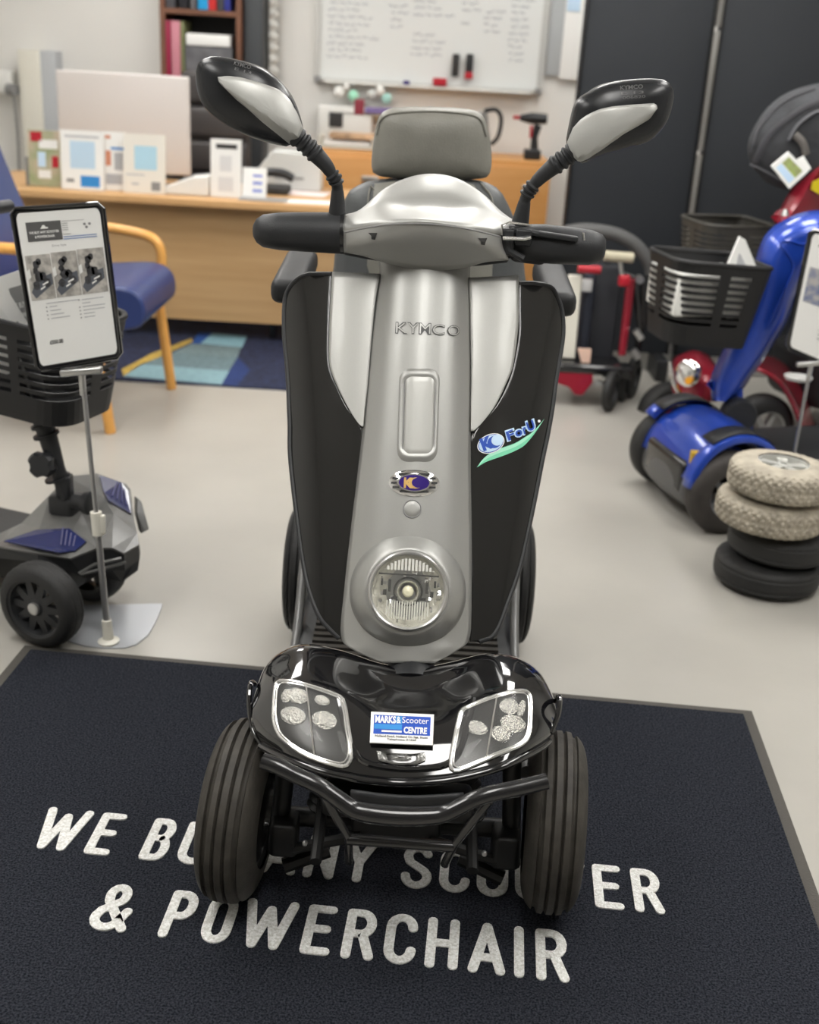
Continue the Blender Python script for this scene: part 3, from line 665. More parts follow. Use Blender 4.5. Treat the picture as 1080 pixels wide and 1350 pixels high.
def wheel(parent_, c, ax, R, w, m_t, m_r, spokes=5, groove=(.012, .034), names=('tyre', 'rim'), mod=None, inner=.62, dish=.3, nn=64, gd=.004, hubcap=None):
    M_ = AX(ax, c)
    t_ = MB().lathe(tyre_prof(R, w, groove, gd, inner), M_, nn, mod=mod, close=False).build(names[0], m_t, parent_, edge=50)
    ri = R * inner; k = MB()
    k.lathe([(-w * .42, ri * 1.0), (-w * .40, ri * .93), (-w * .1, ri * .88), (w * .1, ri * .88), (w * .40, ri * .93), (w * .42, ri * 1.0), (w * .45, ri * 1.03), (w * .3, ri * 1.06), (-w * .3, ri * 1.06), (-w * .45, ri * 1.03)], M_, 40, close=True)
    for sgn in (1,):
        for i in range(spokes):
            a = 2 * PI * i / spokes; ca, sa = math.cos(a), math.sin(a)
            u = Vector((-sa, ca, 0)); r0, r1 = ri * .18, ri * .92
            q = [(r0, -.16), (r1, -.10), (r1, .10), (r0, .16)]
            top = [M_ @ (Vector((ca, sa, 0)) * r + u * (ri * v) + Vector((0, 0, w * (dish + (.08 if r == r0 else 0))))) for r, v in q]
            k.prism(top, (M_.to_3x3() @ Vector((0, 0, -w * .2))))
    k.lathe([(w * (dish - .2), ri * .26), (w * (dish + .08), ri * .28), (w * (dish + .14), ri * .20), (w * (dish + .14), .0005)], M_, 24)
    rm = k.build(names[1], m_r, t_, edge=35)
    if hubcap: MB().lathe([(w * (dish + .1), ri * .22), (w * (dish + .2), ri * .20), (w * (dish + .24), ri * .12), (w * (dish + .24), .0005)], M_, 24).build('hub_cap', hubcap, t_)
    return t_
for s_ in (-1, 1):
    wheel(sc, (sx + s_ * .268, SY + 1.02, .176), (s_, 0, 0), .175, .11, rubber_dark, alum, names=('rear_tyre', 'rear_rim'), nn=48, mod=lambda i, j: -.004 * ((j + i // 3) % 2) if 12 < i < 44 else 0)
    k = MB(); 
    k.lathe([(-.03, .200), (.03, .200), (.03, .190), (-.03, .190)], AX((s_, 0, 0), (sx + s_ * .225, SY + 1.02, .176)), 48, close=True)
    keep = [f for f in k.f if sum(k.v[i][2] for i in f) / 4 > .16]; k.f = keep; k.mi = [0] * len(keep); k.build('rear_mudguard', silver, sc)
# ---- front wheels
cl, cr_ = Vector((-.275, 1.704, .173)), Vector((.295, 1.722, .173))
wheel(sc, cl, Vector((-1, .09, .03)), .163, .106, rubber, black_metal, names=('front_tyre', 'front_rim'), nn=96, gd=.007, inner=.6, groove=(.009, .027))
wheel(sc, cr_, Vector((1, -.09, .02)), .163, .106, rubber, black_metal, names=('front_tyre', 'front_rim'), nn=96, gd=.007, inner=.6, groove=(.009, .027))
iron = mat('dark_iron', (.005, .005, .005), rough=.45)
# axle, suspension arms, shock absorbers
k = MB(); k.tube([(-.20 + sx, SY, .155), (.20 + sx, SY, .155)], .018, 12); k.box((sx, SY, .17), (.16, .10, .07), None, .01); k.build('front_axle', iron, sc)
for s_ in (-1, 1):
    k = MB(); k.tube([(sx + s_ * .215, SY - .02, .09), (sx + s_ * .20, SY, .30)], .017, 12); k.box((sx + s_ * .20, SY - .03, .14), (.05, .06, .07), None, .01); k.build('suspension_leg', iron, sc)
    k = MB(); k.tube([(sx + s_ * .19, SY - .05, .12), (sx + s_ * .06, SY - .05, .16)], .010, 8); k.tube([(sx + s_ * .20, SY - .04, .075), (sx + s_ * .12, SY - .02, .10)], .014, 8); k.build('tie_rod', iron, sc)
    k = MB(); k.lathe([(0, .019)] + [(i * .008, .019 + .006 * (i % 2)) for i in range(1, 13)], AX((-s_ * .25, 0, 1), (sx + s_ * .14, SY - .02, .19)), 16); k.build('shock_spring', iron, sc)
    k = MB()
    for q in range(1): k.lathe([(0, .005), (.006, .005), (.008, .003), (.008, .0002)], AX((0, -1, .3), (sx + s_ * (.16 + .018 * q), SY - .06, .145 + .03 * (q % 2))), 10)
    k.build('bolt', alum, sc)
# ---- front fender body
R_ = [[(340, 912, .09), (352, 884, .15), (372, 862, .18), (403, 853, .19), (452, 860, .18), (500, 872, .13), (545, 878, .10), (590, 872, .13), (640, 864, .18), (680, 868, .19), (708, 884, .18), (724, 908, .13), (732, 930, .08)],
      [(336, 914, .05), (350, 878, .09), (372, 858, .11), (403, 849, .12), (452, 858, .11), (500, 876, .06), (545, 884, .045), (590, 876, .06), (640, 862, .11), (680, 866, .12), (710, 884, .10), (727, 912, .06), (733, 934, .03)],
      [(332, 925, .015), (347, 893, .045), (372, 875, .06), (404, 866, .065), (455, 876, .055), (500, 900, .015), (545, 908, .005), (590, 900, .015), (640, 880, .055), (682, 882, .06), (712, 900, .045), (730, 926, .02), (735, 944, .005)],
      [(331, 936, -.005), (344, 918, .000), (368, 905, -.005), (406, 902, -.012), (455, 912, -.025), (500, 930, -.04), (543, 936, -.045), (588, 930, -.04), (638, 914, -.025), (682, 912, -.012), (714, 926, .0), (732, 944, .0), (736, 952, -.005)],
      [(331, 950, -.02), (346, 944, -.035), (370, 942, -.055), (408, 944, -.07), (457, 952, -.085), (500, 961, -.095), (541, 964, -.098), (586, 961, -.095), (634, 954, -.085), (674, 947, -.07), (710, 948, -.045), (730, 956, -.03), (734, 960, -.02)],
      [(336, 966, -.035), (352, 970, -.065), (378, 976, -.095), (416, 984, -.115), (460, 992, -.13), (500, 997, -.138), (539, 999, -.14), (584, 997, -.138), (630, 991, -.13), (668, 982, -.115), (702, 973, -.09), (722, 970, -.06), (730, 968, -.035)],
      [(344, 981, -.05), (360, 989, -.08), (386, 1000, -.115), (420, 1012, -.142), (463, 1022, -.158), (500, 1027, -.166), (537, 1029, -.168), (586, 1026, -.166), (634, 1016, -.156), (666, 1006, -.142), (694, 993, -.11), (714, 982, -.075), (724, 974, -.05)]]
G_f = patch([[yl(*p) for p in r] for r in R_], 4, 5)
bv_f = bvh_of(G_f)
fb = MB().grid(G_f).build('front_fender', black_gloss, sc, solid=.006, edge=80)
lip = [G_f[-1][i] for i in range(len(G_f[-1]))]
MB().tube([V3(p) + np.array([0, -.003, -.003]) for p in lip], .0062, 10).build('fender_lip', black_gloss, sc)
under = [[V3(p) + np.array([0, .0, 0]) for p in lip], [V3(p) + np.array([0, .05, -.045]) for p in lip], [V3(p) * np.array([.8, 1, 1]) + np.array([0, .14, -.07]) for p in lip]]
MB().grid(under).build('fender_underside', black_plastic, sc)
for pts in ([(347, 984), (334, 962), (329, 935), (329, 910), (332, 900), (336, 902)], [(726, 966), (735, 945), (738, 926), (737, 918), (733, 924)]):
    k = MB(); k.tube([yl(x, y, -.03 + .02 * i) for i, (x, y) in enumerate(pts)] and crom([yl(x, y, -.045 + .022 * i) for i, (x, y) in enumerate(pts)], 4), .005, 8); k.build('fender_edge', black_gloss, sc)
# raised U-shaped ridge and steering boot
U = [(446, 918), (451, 940), (458, 968), (468, 992), (482, 1005), (505, 1011), (537, 1014), (572, 1012), (592, 1006), (604, 994), (613, 970), (619, 945), (625, 922)]
k = MB(); k.tube([drape(bv_f, x, y, .000) for x, y in crom(U, 3)], .006, 8); k.build('fender_ridge', black_gloss, sc)
k = MB(); k.tube([yl(541, 905, .06), yl(542, 885, .085), yl(543, 862, .13)], [.055, .045, .038], 24); k.build('steering_boot', black_plastic, sc)
# fender lights
for out, bulbs, div in (([(370, 899), (400, 903), (441.5, 917), (453, 926), (459, 958), (464, 992), (459, 1008), (448, 1010), (410, 998), (376, 976), (364, 955), (362.5, 930), (364, 908.5)],
                         [(393, 918, 11, 8), (387, 944, 13, 9), (428, 950, 13, 9), (378, 918, 5, 7), (425, 924, 8, 5)], ((404, 903), (416, 999))),
                        ([(692, 912.5), (698, 921), (698.5, 945), (697, 967), (687, 982), (650, 998), (612, 1014), (599, 1016.5), (594, 1007), (600, 972), (607, 943), (614, 935), (645, 922), (672, 914)],
                         [(671, 932, 10, 8), (676, 955, 13, 9), (628, 960, 12, 7), (687, 935, 4, 9), (660, 968, 10, 8)], ((655, 919), (641, 1001)))):
    P = resample(smooth_loop(out, 3), 60)
    k = MB(); drape_shape(k, bv_f, P, lambda s: .0012, 7); lt_ = k.build('front_light', mat('lamp_well', (.035, .035, .033), metal=.3, rough=.25), sc)
    k = MB()
    for s_, ro, of in ((1.0, .0036, .003), (.93, .0016, .005)):
        c_ = sum(P) / len(P); Q = [c_ + (p - c_) * s_ for p in P]; k.tube([drape(bv_f, *p, of) for p in Q + [Q[0], Q[1]]], ro, 8, cap=False)
    k.build('chrome_surround', mat('clear_bezel', (.75, .75, .73), metal=.75, rough=.14), lt_)
    k = MB()
    for (x, y, a, b) in bulbs:
        drape_shape(k, bv_f, ell(x, y, a * 1.3, b * 1.3, 15, 18), lambda s: .0022 + .0035 * (1 - s ** 4) + .0014 * math.sin(s * 22), 7)
    k.build('light_reflector', mat('light_reflector', (.72, .71, .66), metal=.95, rough=.25, bump=.8, bscale=250), lt_, edge=20)
    k = MB(); k.tube([drape(bv_f, div[0][0] + (div[1][0] - div[0][0]) * t, div[0][1] + (div[1][1] - div[0][1]) * t, .005) for t in (0, .25, .5, .75, 1)], .0016, 6); k.build('light_divider', chrome, lt_)
    k = MB(); drape_shape(k, bv_f, P, lambda s: .0045 + .006 * (1 - s ** 4), 6); k.build('lens', lens_m, lt_)
# dealer sticker
def sq(px_, py_, of): return drape(bv_f, px_, py_, of)
c4 = [Vector(sq(489, 944, .004)), Vector(sq(572.5, 948, .004)), Vector(sq(570.6, 987, .004)), Vector(sq(488, 983.5, .004))]
n_ = (c4[1] - c4[0]).cross(c4[3] - c4[0]).normalized(); n_ = -n_ if n_.y > 0 else n_
q = quad_fn(*c4, off=n_ * .008)
k = MB(); k.prism([q(0, 0), q(1, 0), q(1, 1), q(0, 1)], -n_ * .003); st = k.build('number_plate_sticker', paper, sc, smooth=False)
k = MB(); quad_rect(k, q, .05, .10, .95, .72, n_ * .0006); k.build('sticker_blue_field', blue_deep, st, smooth=False)
k = MB(); quad_rect(k, q, .06, .40, .50, .56, n_ * .001); quad_rect(k, q, .40, .12, .50, .38, n_ * .001); k.build('sticker_light_band', blue_mid, st, smooth=False)
k = MB()
text_map(k, 'MARKS', lambda u, v: q(.07 + .33 * u, .37 - .24 * v) + n_ * .0014, .04)
text_map(k, 'CENTRE', lambda u, v: q(.53 + .37 * u, .68 - .22 * v) + n_ * .0014, .04)
text_map(k, '&', lambda u, v: q(.41 + .07 * u, .36 - .22 * v) + n_ * .0014, .02)
text_map(k, 'Scooter', lambda u, v: q(.50 + .42 * u, .34 - .20 * v) + n_ * .0014, .0)
quad_rect(k, q, .18, .60, .50, .66, n_ * .0014); k.build('sticker_lettering', paper, st, smooth=False)
k = MB(); text_map(k, 'Telephone: 01255', lambda u, v: q(.27 + .46 * u, .93 - .08 * v) + n_ * .001, .02); text_map(k, 'Holland Road, Holland On Sea, Essex', lambda u, v: q(.08 + .84 * u, .83 - .08 * v) + n_ * .001, .02)
k.build('sticker_small_print', ink, st, smooth=False)
k = MB(); c_ = [(497, 991), (520, 994), (545, 995), (560, 993), (562, 1003), (548, 1009), (520, 1009), (499, 1003)]; drape_shape(k, bv_f, resample(c_, 24), lambda s: .002 + .004 * math.sin(s * 9), 6)
k.build('clear_bracket', mat('crumpled_clear', (.35, .35, .34), metal=.6, rough=.12, bump=1.0, bscale=60), sc)
# bumper bars
BP = [(346, 1003), (368, 1011), (394, 1024), (422, 1037), (445, 1053), (466, 1067), (492, 1073), (525, 1076), (560, 1076), (585, 1073), (605, 1064), (625, 1054), (650, 1046), (680, 1040), (721, 1030)]
pts = crom([yl(x, y, -.225 - .035 * math.sin(PI * (x - 346) / 375)) for x, y in BP], 4); n = len(pts)
k = MB().tube(pts, [.0128 + .003 * math.exp(-((i / (n - 1) - .47) / .16) ** 2) for i in range(n)], 18); k.build('bumper_bar', black_metal, sc)
k = MB().tube([yl(458, 1106, -.235), yl(598, 1116, -.235)], .0095, 12); k.build('lower_bar', black_metal, sc)
for a, b, c_ in (((424, 1044), (459, 1103), (460, 1136)), ((645, 1056), (600, 1112), (586, 1140))):
    k = MB().tube([yl(*a, -.24), yl(*b, -.235), yl(*c_, -.225)], .0072, 10); k.build('bumper_strut', black_metal, sc)
k = MB().grid([[yl(462 + (612 - 462) * t, 1043 + 6 * math.sin(PI * t) + 4 * t + v, -.19 - .012 * math.sin(PI * t)) for t in [i / 10 for i in range(11)]] for v in (0, 5, 10, 14)]); k.build('bumper_pad', soft_black, sc, solid=.006)
k = MB(); k.box((sx, SY - .09, .27), (.26, .08, .04), None, .015); k.tube([(sx - .13, SY - .06, .24), (sx - .13, SY - .19, .21)], .010, 8); k.tube([(sx + .13, SY - .06, .24), (sx + .13, SY - .19, .21)], .010, 8); k.build('front_frame', iron, sc)
# ================================================================== DESK, SHELVES, WALL THINGS
def yw(px, py, y): return Vector(aty(px, py, y))
def rotz(a): return Matrix.Rotation(math.radians(a), 3, 'Z')
X0 = -2.30
t = thing('office_desk', 'long oak reception desk with a plain front panel at the back of the shop', 'desk', (-1.0, 6.1, 0))
MB().box((-1.05, 6.13, .715), (2.5, .80, .036), None, .004).build('desk_top', wood_top, t)
MB().box((-1.05, 5.86, .40), (2.30, .03, .585)).build('front_panel', wood_l, t, smooth=False)
for x in (-2.17, .07): MB().box((x, 6.15, .35), (.035, .66, .70)).build('side_panel', wood_l, t, smooth=False)
for x in (-.78, -1.55):
    MB().tube([(x, 5.95, 0), (x, 5.95, .12)], .02, 10).build('levelling_foot', black_metal, t)
# storage cabinet under the whiteboard
t = thing('storage_cabinet', 'low orange beech storage cabinet against the wall under the whiteboard', 'cabinet', (0.0, 7.3, 0))
MB().box((.01, 7.32, .45), (1.42, .50, .89), None, .006).build('body', wood_orange, t)
for i in range(3):
    d = MB().box((-.47 + i * .48, 7.06, .44), (.465, .02, .84), None, .004).build('door', wood_orange, t)
    MB().box((-.47 + i * .48 + .12, 7.045, .74), (.10, .012, .04), None, .005).build('handle', steel, d)
# red/orange thing peeking beside headrest
# whiteboard
t = thing('whiteboard', 'large wall whiteboard covered in faint grey handwriting', 'whiteboard', (-.03, 7.58, 1.28))
A, D_ = yw(419, 103, 7.56), yw(709, 125, 7.56); W0, W1, Zb, Zt = A.x, D_.x, 1.272, 2.25
MB().box(((W0 + W1) / 2, 7.575, (Zb + Zt) / 2), (W1 - W0, .018, Zt - Zb)).build('board', mat('board_white', (.74, .76, .75), rough=.25), t, smooth=False)
k = MB(); 
for c, d in ((((W0 + W1) / 2, 7.565, Zb), (W1 - W0 + .03, .03, .022)), (((W0 + W1) / 2, 7.565, Zt), (W1 - W0 + .03, .03, .022)), ((W0, 7.565, (Zb + Zt) / 2), (.022, .03, Zt - Zb)), ((W1, 7.565, (Zb + Zt) / 2), (.022, .03, Zt - Zb))): k.box(c, d)
k.build('board_frame', mat('board_frame', (.60, .60, .58), metal=.4, rough=.4), t, smooth=False)
for x in (W0, W1): MB().box((x, 7.56, Zb), (.04, .04, .04), None, .006).build('corner_cap', ink_grey, t)
MB().box(((W0 + W1) / 2, 7.53, Zb - .012), (W1 - W0 - .1, .06, .012), None, .003).build('pen_tray', white_pl, t)
k = MB(); rr = random.Random(3)
cols = [(W0 + .05, .30), (W0 + .42, .12), (W0 + .56, .24), (W0 + .86, .10), (W0 + 1.0, .12), (W0 + 1.16, .10)]
for ci, (cx, cw) in enumerate(cols):
    z = Zt - .12; 
    while z > Zb + (.12 if ci != 3 else .35) + (.16 if ci in (1, 4) else 0):
        if rr.random() < .78:
            x = cx + rr.random() * .02; end = cx + cw * (.55 + .45 * rr.random())
            while x < end:
                w_ = .02 + rr.random() * .05; n = max(3, int(w_ / .006)); pts = [(x + w_ * i / n, 7.5645, z + (rr.random() - .5) * .018) for i in range(n + 1)]
                for a, b in zip(pts, pts[1:]):
                    k.add([(a[0], a[1], a[2] - .0022), (b[0], b[1], b[2] - .0022), (b[0], b[1], b[2] + .0022), (a[0], a[1], a[2] + .0022)], [(0, 1, 2, 3)])
                x += w_ + .012
        z -= .038
hw_ = k.build('handwriting', mat('marker_grey', (.16, .17, .22), rough=.6), t, smooth=False)
hw_['kind'] = 'stuff'
for i, (x, y, c_, l_, d) in enumerate(((601, 86, ink, 'black board rubber stuck on the whiteboard, the left one of two', (.045, .03, .13)), (619, 86, ink_grey, 'black board rubber with a red end stuck on the whiteboard', (.045, .03, .13)))):
    p = yw(x, y, 7.54); k = MB().box(p, d, None, .008)
    if i == 0: tag(k.build('board_eraser', c_), l_, 'board eraser', 'board erasers')
    else:
        t2 = thing('board_eraser', l_, 'board eraser', p, 'board erasers'); k.build('body', black_plastic, t2); MB().box(p + Vector((.0, -.01, -.06)), (.05, .03, .04), None, .006).build('end_cap', red_m, t2)
def simple(name, label, cat, c, d, m, bev=.004, R=None, group=None):
    return tag(MB().box(c, d, R, bev).build(name, m), label, cat, group)
simple('magnet', 'bright red magnet block on the lower rail of the whiteboard', 'magnet', yw(580, 108, 7.53), (.085, .03, .045), red_m)
simple('marker_pen', 'purple marker pen on the whiteboard tray', 'marker pen', yw(536, 109, 7.52), (.04, .025, .025), violet)
# notice papers right of the whiteboard
simple('clip_frame', 'grey hanging wall frame right of the whiteboard', 'wall frame', (yw(738, 40, 7.583)), (.13, .03, .52), mat('frame_grey', (.40, .42, .43), rough=.5), .004)
p = yw(759, 45, 7.560); simple('notice_paper', 'white paper notice pinned beside the dark screen', 'notice', p, (.15, .01, .52), paper, .001)
simple('notice_paper', 'small white notice with a blue heading, topmost beside the dark screen', 'notice', yw(757, 3, 7.551), (.08, .006, .10), pale_blue, .001)
# items on the cabinet
def onz(px, y, z, dx=0): return Vector((aty(px, 200, y)[0] + dx, y, z))
CZ = .895
t = thing('paper_tray', 'cream letter tray with papers on top of the beech cabinet', 'letter tray', onz(458, 7.25, CZ))
c = onz(458, 7.25, CZ); k = MB(); k.box(c + Vector((0, 0, .012)), (.32, .25, .012), None, .003); k.box(c + Vector((-.16, 0, .04)), (.01, .25, .07)); k.box(c + Vector((.16, 0, .04)), (.01, .25, .07)); k.build('tray', cream_pl, t, smooth=False)
MB().box(c + Vector((0, 0, .035)), (.28, .22, .02)).build('paper_pile', paper, t, smooth=False)
simple('folder_stack', 'thin stack of brown and cream folders lying on the letter tray', 'folders', c + Vector((.03, -.02, .075)), (.27, .2, .03), mat('folder_tan', (.50, .33, .2), rough=.6, noise=.4, nscale=12))
t = thing('wall_socket_box', 'white plastic wall unit with a square black screen under the whiteboard', 'wall unit', yw(450, 160, 7.5))
p = yw(455, 162, 7.52); MB().box(p, (.34, .08, .20), None, .012).build('casing', white_pl, t); MB().box(yw(443, 158, 7.475), (.085, .01, .085), None, .003).build('screen', ink, t)
rr = random.Random(5)
for i, (x, y, c_, r_, l_) in enumerate(((447, 121, white_pl, .035, 'white round ornament under the left end of the whiteboard'), (466, 126, mint_l, .032, 'mint green round ornament beside the white one'), (457, 115, white_pl, .02, 'tiny white ornament between the white and the green ones'),
          (501, 120, white_pl, .03, 'white round ornament furthest right under the whiteboard'), (510, 130, mat('teal_glass', (.35, .60, .55), rough=.2), .032, 'teal glass ornament lowest by the headrest'), (490, 124, mat('pale_ceramic', (.6, .63, .62), rough=.3), .028, 'pale grey ornament in the middle of the row'))):
    M_ = AX((0, -1, .2), yw(x, y, 7.50)); tag(MB().lathe([(-.02, .0005), (-.02, r_ * .7), (-.008, r_), (.006, r_), (.015, r_ * .75), (.02, .0005)], M_, 20).build('ornament', c_), l_, 'ornament', 'round ornaments')
simple('book', 'dark red book standing on the white wall unit', 'book', yw(474, 141, 7.50), (.06, .05, .09), mat('book_red', (.25, .03, .05), rough=.5))
simple('book', 'purple book lying beside the dark red one', 'book', yw(500, 146, 7.49), (.17, .06, .035), mat('book_purple', (.20, .15, .36), rough=.5))
# shelf under the ornaments
simple('wall_shelf', 'thin white shelf carrying the ornaments under the whiteboard', 'shelf', yw(478, 139, 7.54) + Vector((0, 0, -.05)), (.42, .12, .012), white_pl, .002)
# cordless drill
c = onz(702, 7.2, CZ); t = thing('cordless_drill', 'black and red cordless drill standing on its battery on the beech cabinet', 'cordless drill', c)
MB().box(c + Vector((0, 0, .03)), (.10, .09, .06), None, .01).build('battery', black_plastic, t)
MB().tube([c + Vector((.01, 0, .05)), c + Vector((.005, 0, .13)), c + Vector((.02, 0, .20))], [.026, .02, .024], 12).build('handle', black_plastic, t)
MB().lathe([(0, .0005), (.005, .03), (.10, .034), (.13, .026), (.165, .018), (.17, .0005)], AX((-1, 0, 0), c + Vector((.075, 0, .235))), 18).build('motor_body', black_plastic, t)
MB().box(c + Vector((-.02, -.02, .16)), (.016, .016, .07), None, .004).build('trigger', red_m, t)
MB().lathe([(0, .012), (.035, .010), (.04, .0005)], AX((-1, 0, 0), c + Vector((-.095, 0, .235))), 12).build('chuck', red_m, t)
# kettle
c = onz(628, 7.25, CZ); t = thing('kettle', 'pale electric kettle with black handle behind the headrest', 'kettle', c)
MB().lathe([(0, .0005), (.001, .085), (.12, .078), (.22, .06), (.25, .05), (.26, .0005)], Matrix.Translation(c), 28).build('jug', steel, t)
MB().tube(crom([c + Vector((.03, -.02, .26)), c + Vector((.10, -.02, .27)), c + Vector((.135, -.02, .22)), c + Vector((.125, -.02, .12)), c + Vector((.085, -.02, .07))], 5), .013, 10).build('handle', black_plastic, t)
# bookshelf
t = thing('bookshelf', 'dark walnut bookshelf against the back wall behind the desk', 'bookshelf', (-1.40, 7.4, 0))
a, b = yw(211, 40, 7.25).x, yw(318, 40, 7.25).x; zs = yw(262, 16, 7.25).z
for x in (a + .015, b - .015): MB().box((x, 7.4, 1.05), (.03, .30, 2.1)).build('side_panel', walnut, t, smooth=False)
for z in (.05, .45, .85, 1.22, zs, 2.08): MB().box(((a + b) / 2, 7.4, z), (b - a - .06, .30, .028)).build('shelf_board', walnut, t, smooth=False)
MB().box(((a + b) / 2, 7.555, 1.05), (b - a - .06, .012, 2.1)).build('back_panel', ink, t, smooth=False)
bi = [('dark grey', (.08, .08, .09), 226, 12), ('black', (.02, .02, .025), 243, 12), ('grey', (.12, .12, .13), 256, 8), ('sky blue', (.02, .33, .68), 269, 13), ('red', (.55, .03, .03), 281, 10), ('charcoal', (.06, .06, .07), 292, 9), ('navy', (.03, .04, .25), 301, 8)]
for n_, c_, x, w_ in bi:
    x_ = yw(x, 5, 7.3).x; tag(MB().box((x_, 7.38, zs + .014 + .15), (w_ * 7.3 / 1500 * .93, .22, .30), None, .004).build('ring_binder', mat('binder_' + n_.replace(' ', '_'), c_, rough=.4)), n_ + ' ring binder on the upper shelf of the walnut bookshelf', 'ring binder', 'binders on the bookshelf')
for n_, c_, x, w_ in (('crimson', (.36, .02, .07), 221, 9), ('pink and white', (.55, .22, .27), 233, 12), ('olive', (.20, .22, .10), 242, 4)):
    x_ = yw(x, 60, 7.3).x; tag(MB().box((x_, 7.38, 1.234 + .16), (w_ * 7.3 / 1500 * .93, .22, .32), None, .004).build('ring_binder', mat('binder_' + n_.split()[0], c_, rough=.4)), n_ + ' binder standing on the lower visible bookshelf board', 'ring binder', 'binders on the bookshelf')
p = yw(276, 53, 7.3); simple('paper_ream', 'white stack of paper on top of the grey box in the bookshelf', 'paper stack', (p.x, 7.36, p.z), (.26, .2, .065), paper)
simple('storage_box', 'grey storage box in the bookshelf under the white paper', 'storage box', (p.x, 7.38, 1.234 + (p.z - .033 - 1.234) / 2), (.28, .22, p.z - .033 - 1.234), mat('box_grey', (.13, .13, .14), rough=.4, noise=.3, nscale=9))
# dark locker beside the bookshelf with a hanging row of white leaflets
x0, x1 = yw(319, 40, 7.4).x, yw(350, 40, 7.4).x
simple('metal_locker', 'tall charcoal locker right of the walnut bookshelf', 'locker', ((x0 + x1) / 2 + .01, 7.45, 1.05), (x1 - x0 - .03, .28, 2.1), mat('locker_grey', (.045, .05, .055), rough=.5), .006)
for i in range(7):
    p = yw(359, 4 + i * 15, 7.54); tag(MB().tube([p + Vector((0, -.02, .028)), p + Vector((.015, -.03, 0)), p + Vector((0, -.02, -.03))], [.03, .045, .028], 10, flat=.5).build('paper_roll', white_pl), 'white paper roll in the vertical rack beside the charcoal locker', 'paper roll', 'rolls in the rack beside the locker')
# wall trunking box on the left
t = thing('meter_cupboard', 'tall narrow white and grey wall cupboard behind the monitor', 'wall cupboard', yw(58, 120, 7.5))
p, q_ = yw(49, 66, 7.51), yw(58, 175, 7.51)
zc, hh = (p.z + q_.z) / 2 - .1, p.z - q_.z + .2
MB().box((yw(46, 110, 7.51).x, 7.51, zc), (.13, .18, hh), None, .004).build('cupboard_body', cream_pl, t); MB().box((yw(68, 110, 7.51).x, 7.52, zc), (.10, .16, hh), None, .004).build('side_door', mat('pale_grey', (.48, .50, .52), rough=.5), t)
# coat-hook gadget with a hanging cable, far left
t = thing('wall_charger', 'small white wall charger with a dark dangling cable at the far left', 'wall charger', yw(8, 110, 7.5))
MB().box(yw(6, 108, 7.5), (.12, .10, .14), None, .02).build('casing', white_pl, t); MB().lathe([(-.03, .0005), (-.03, .035), (.03, .035), (.03, .0005)], AX((1, -.4, 0), yw(16, 118, 7.44)), 16).build('plug', ink_grey, t)
MB().tube(crom([yw(18, 118, 7.44), yw(21, 150, 7.45), (yw(24, 190, 7.5)), yw(26, 240, 7.5)], 6), .008, 8).build('cable', ink_grey, t)
# monitor seen from behind
p = yw(160, 165, 6.38); t = thing('computer_monitor', 'large pale computer monitor seen from behind on the oak desk', 'monitor', (p.x, 6.35, .733))
MB().box((-1.635, 6.36, 1.025), (.70, .035, .50), rotz(0), .01).build('screen_housing', mat('monitor_shell', (.62, .585, .565), rough=.5), t)
MB().box((-1.635, 6.42, .88), (.10, .03, .30), None, .005).build('stand_arm', white_pl, t); MB().box((-1.635, 6.42, .740), (.26, .20, .012), None, .004).build('stand_foot', white_pl, t)
# leaflets and cards on the desk
def card(px0, px1, ptop, y, name, label, cat, m, t_=.012, lean_=8, group=None, deep=None):
    a, b = yw(px0, ptop, y), yw(px1, ptop, y); h = a.z * .5 + b.z * .5 - .735; x = (a.x + b.x) / 2; w_ = b.x - a.x
    t = thing(name, label, cat, (x, y, .733), group)
    R = Matrix.Rotation(math.radians(-lean_), 3, 'X'); c = Vector((x, y, .735)) 
    F_ = lambda u, v, d=0.0: c + R @ Vector(((u - .5) * w_, -d, v * h))
    k = MB(); k.prism([F_(0, 0), F_(1, 0), F_(1, 1), F_(0, 1)], R @ Vector((0, t_, 0))); k.build('sheet' if t_ < .03 else 'body', m, t, smooth=False)
    # easel strut
    k = MB(); k.prism([F_(.35, .0) + Vector((0, .10, 0)), F_(.65, 0) + Vector((0, .10, 0)), F_(.65, .7), F_(.35, .7)], (0, .006, 0)); k.build('strut', m, t, smooth=False)
    def P_(nm, m_, *rs, d=.0008):
        for (u0, v0, u1, v1) in rs: MB().add([F_(u0, v0, d), F_(u1, v0, d), F_(u1, v1, d), F_(u0, v1, d)], [(0, 1, 2, 3)]).build(nm, m_, t, smooth=False)
    return P_
green_m = mat('leaflet_green', (.30, .36, .2), rough=.5, col2=(.55, .45, .35), nscale=9)
YD = 5.83
P_ = card(34, 76, 172, YD + .04, 'leaflet_pack', 'pack of red and green printed leaflets at the left end of the desk', 'leaflets', green_m, .04, 4)
P_('red_heading', red_m, (.1, .80, .45, .97), (.75, .35, .95, .55)); P_('white_area', paper, (.35, .68, .95, .84), (.3, .15, .7, .3)); P_('blue_picture', pale_blue, (.3, .35, .55, .62))
simple('document_box', 'small dark box at the very left end of the desk', 'box', (yw(33, 205, YD).x, YD + .10, .80), (.05, .08, .14), ink_grey)
P_ = card(77, 134, 172, YD, 'display_card', 'white display card with a pale blue square above a bright blue logo', 'display card', paper, .01, 5, 'display cards on the desk')
P_('pale_square', mat('map_blue', (.50, .66, .80), rough=.5), (.22, .36, .80, .82)); P_('blue_logo', blue_mid, (.45, .05, .90, .24)); P_('dark_mark', ink_grey, (.12, .12, .30, .18)); P_('heading_line', ink_soft, (.1, .88, .9, .91))
P_ = card(134, 163, 174, YD + .05, 'leaflet_pack', 'narrow leaflets with orange and grey pictures between the two display cards', 'leaflets', paper, .03, 4)
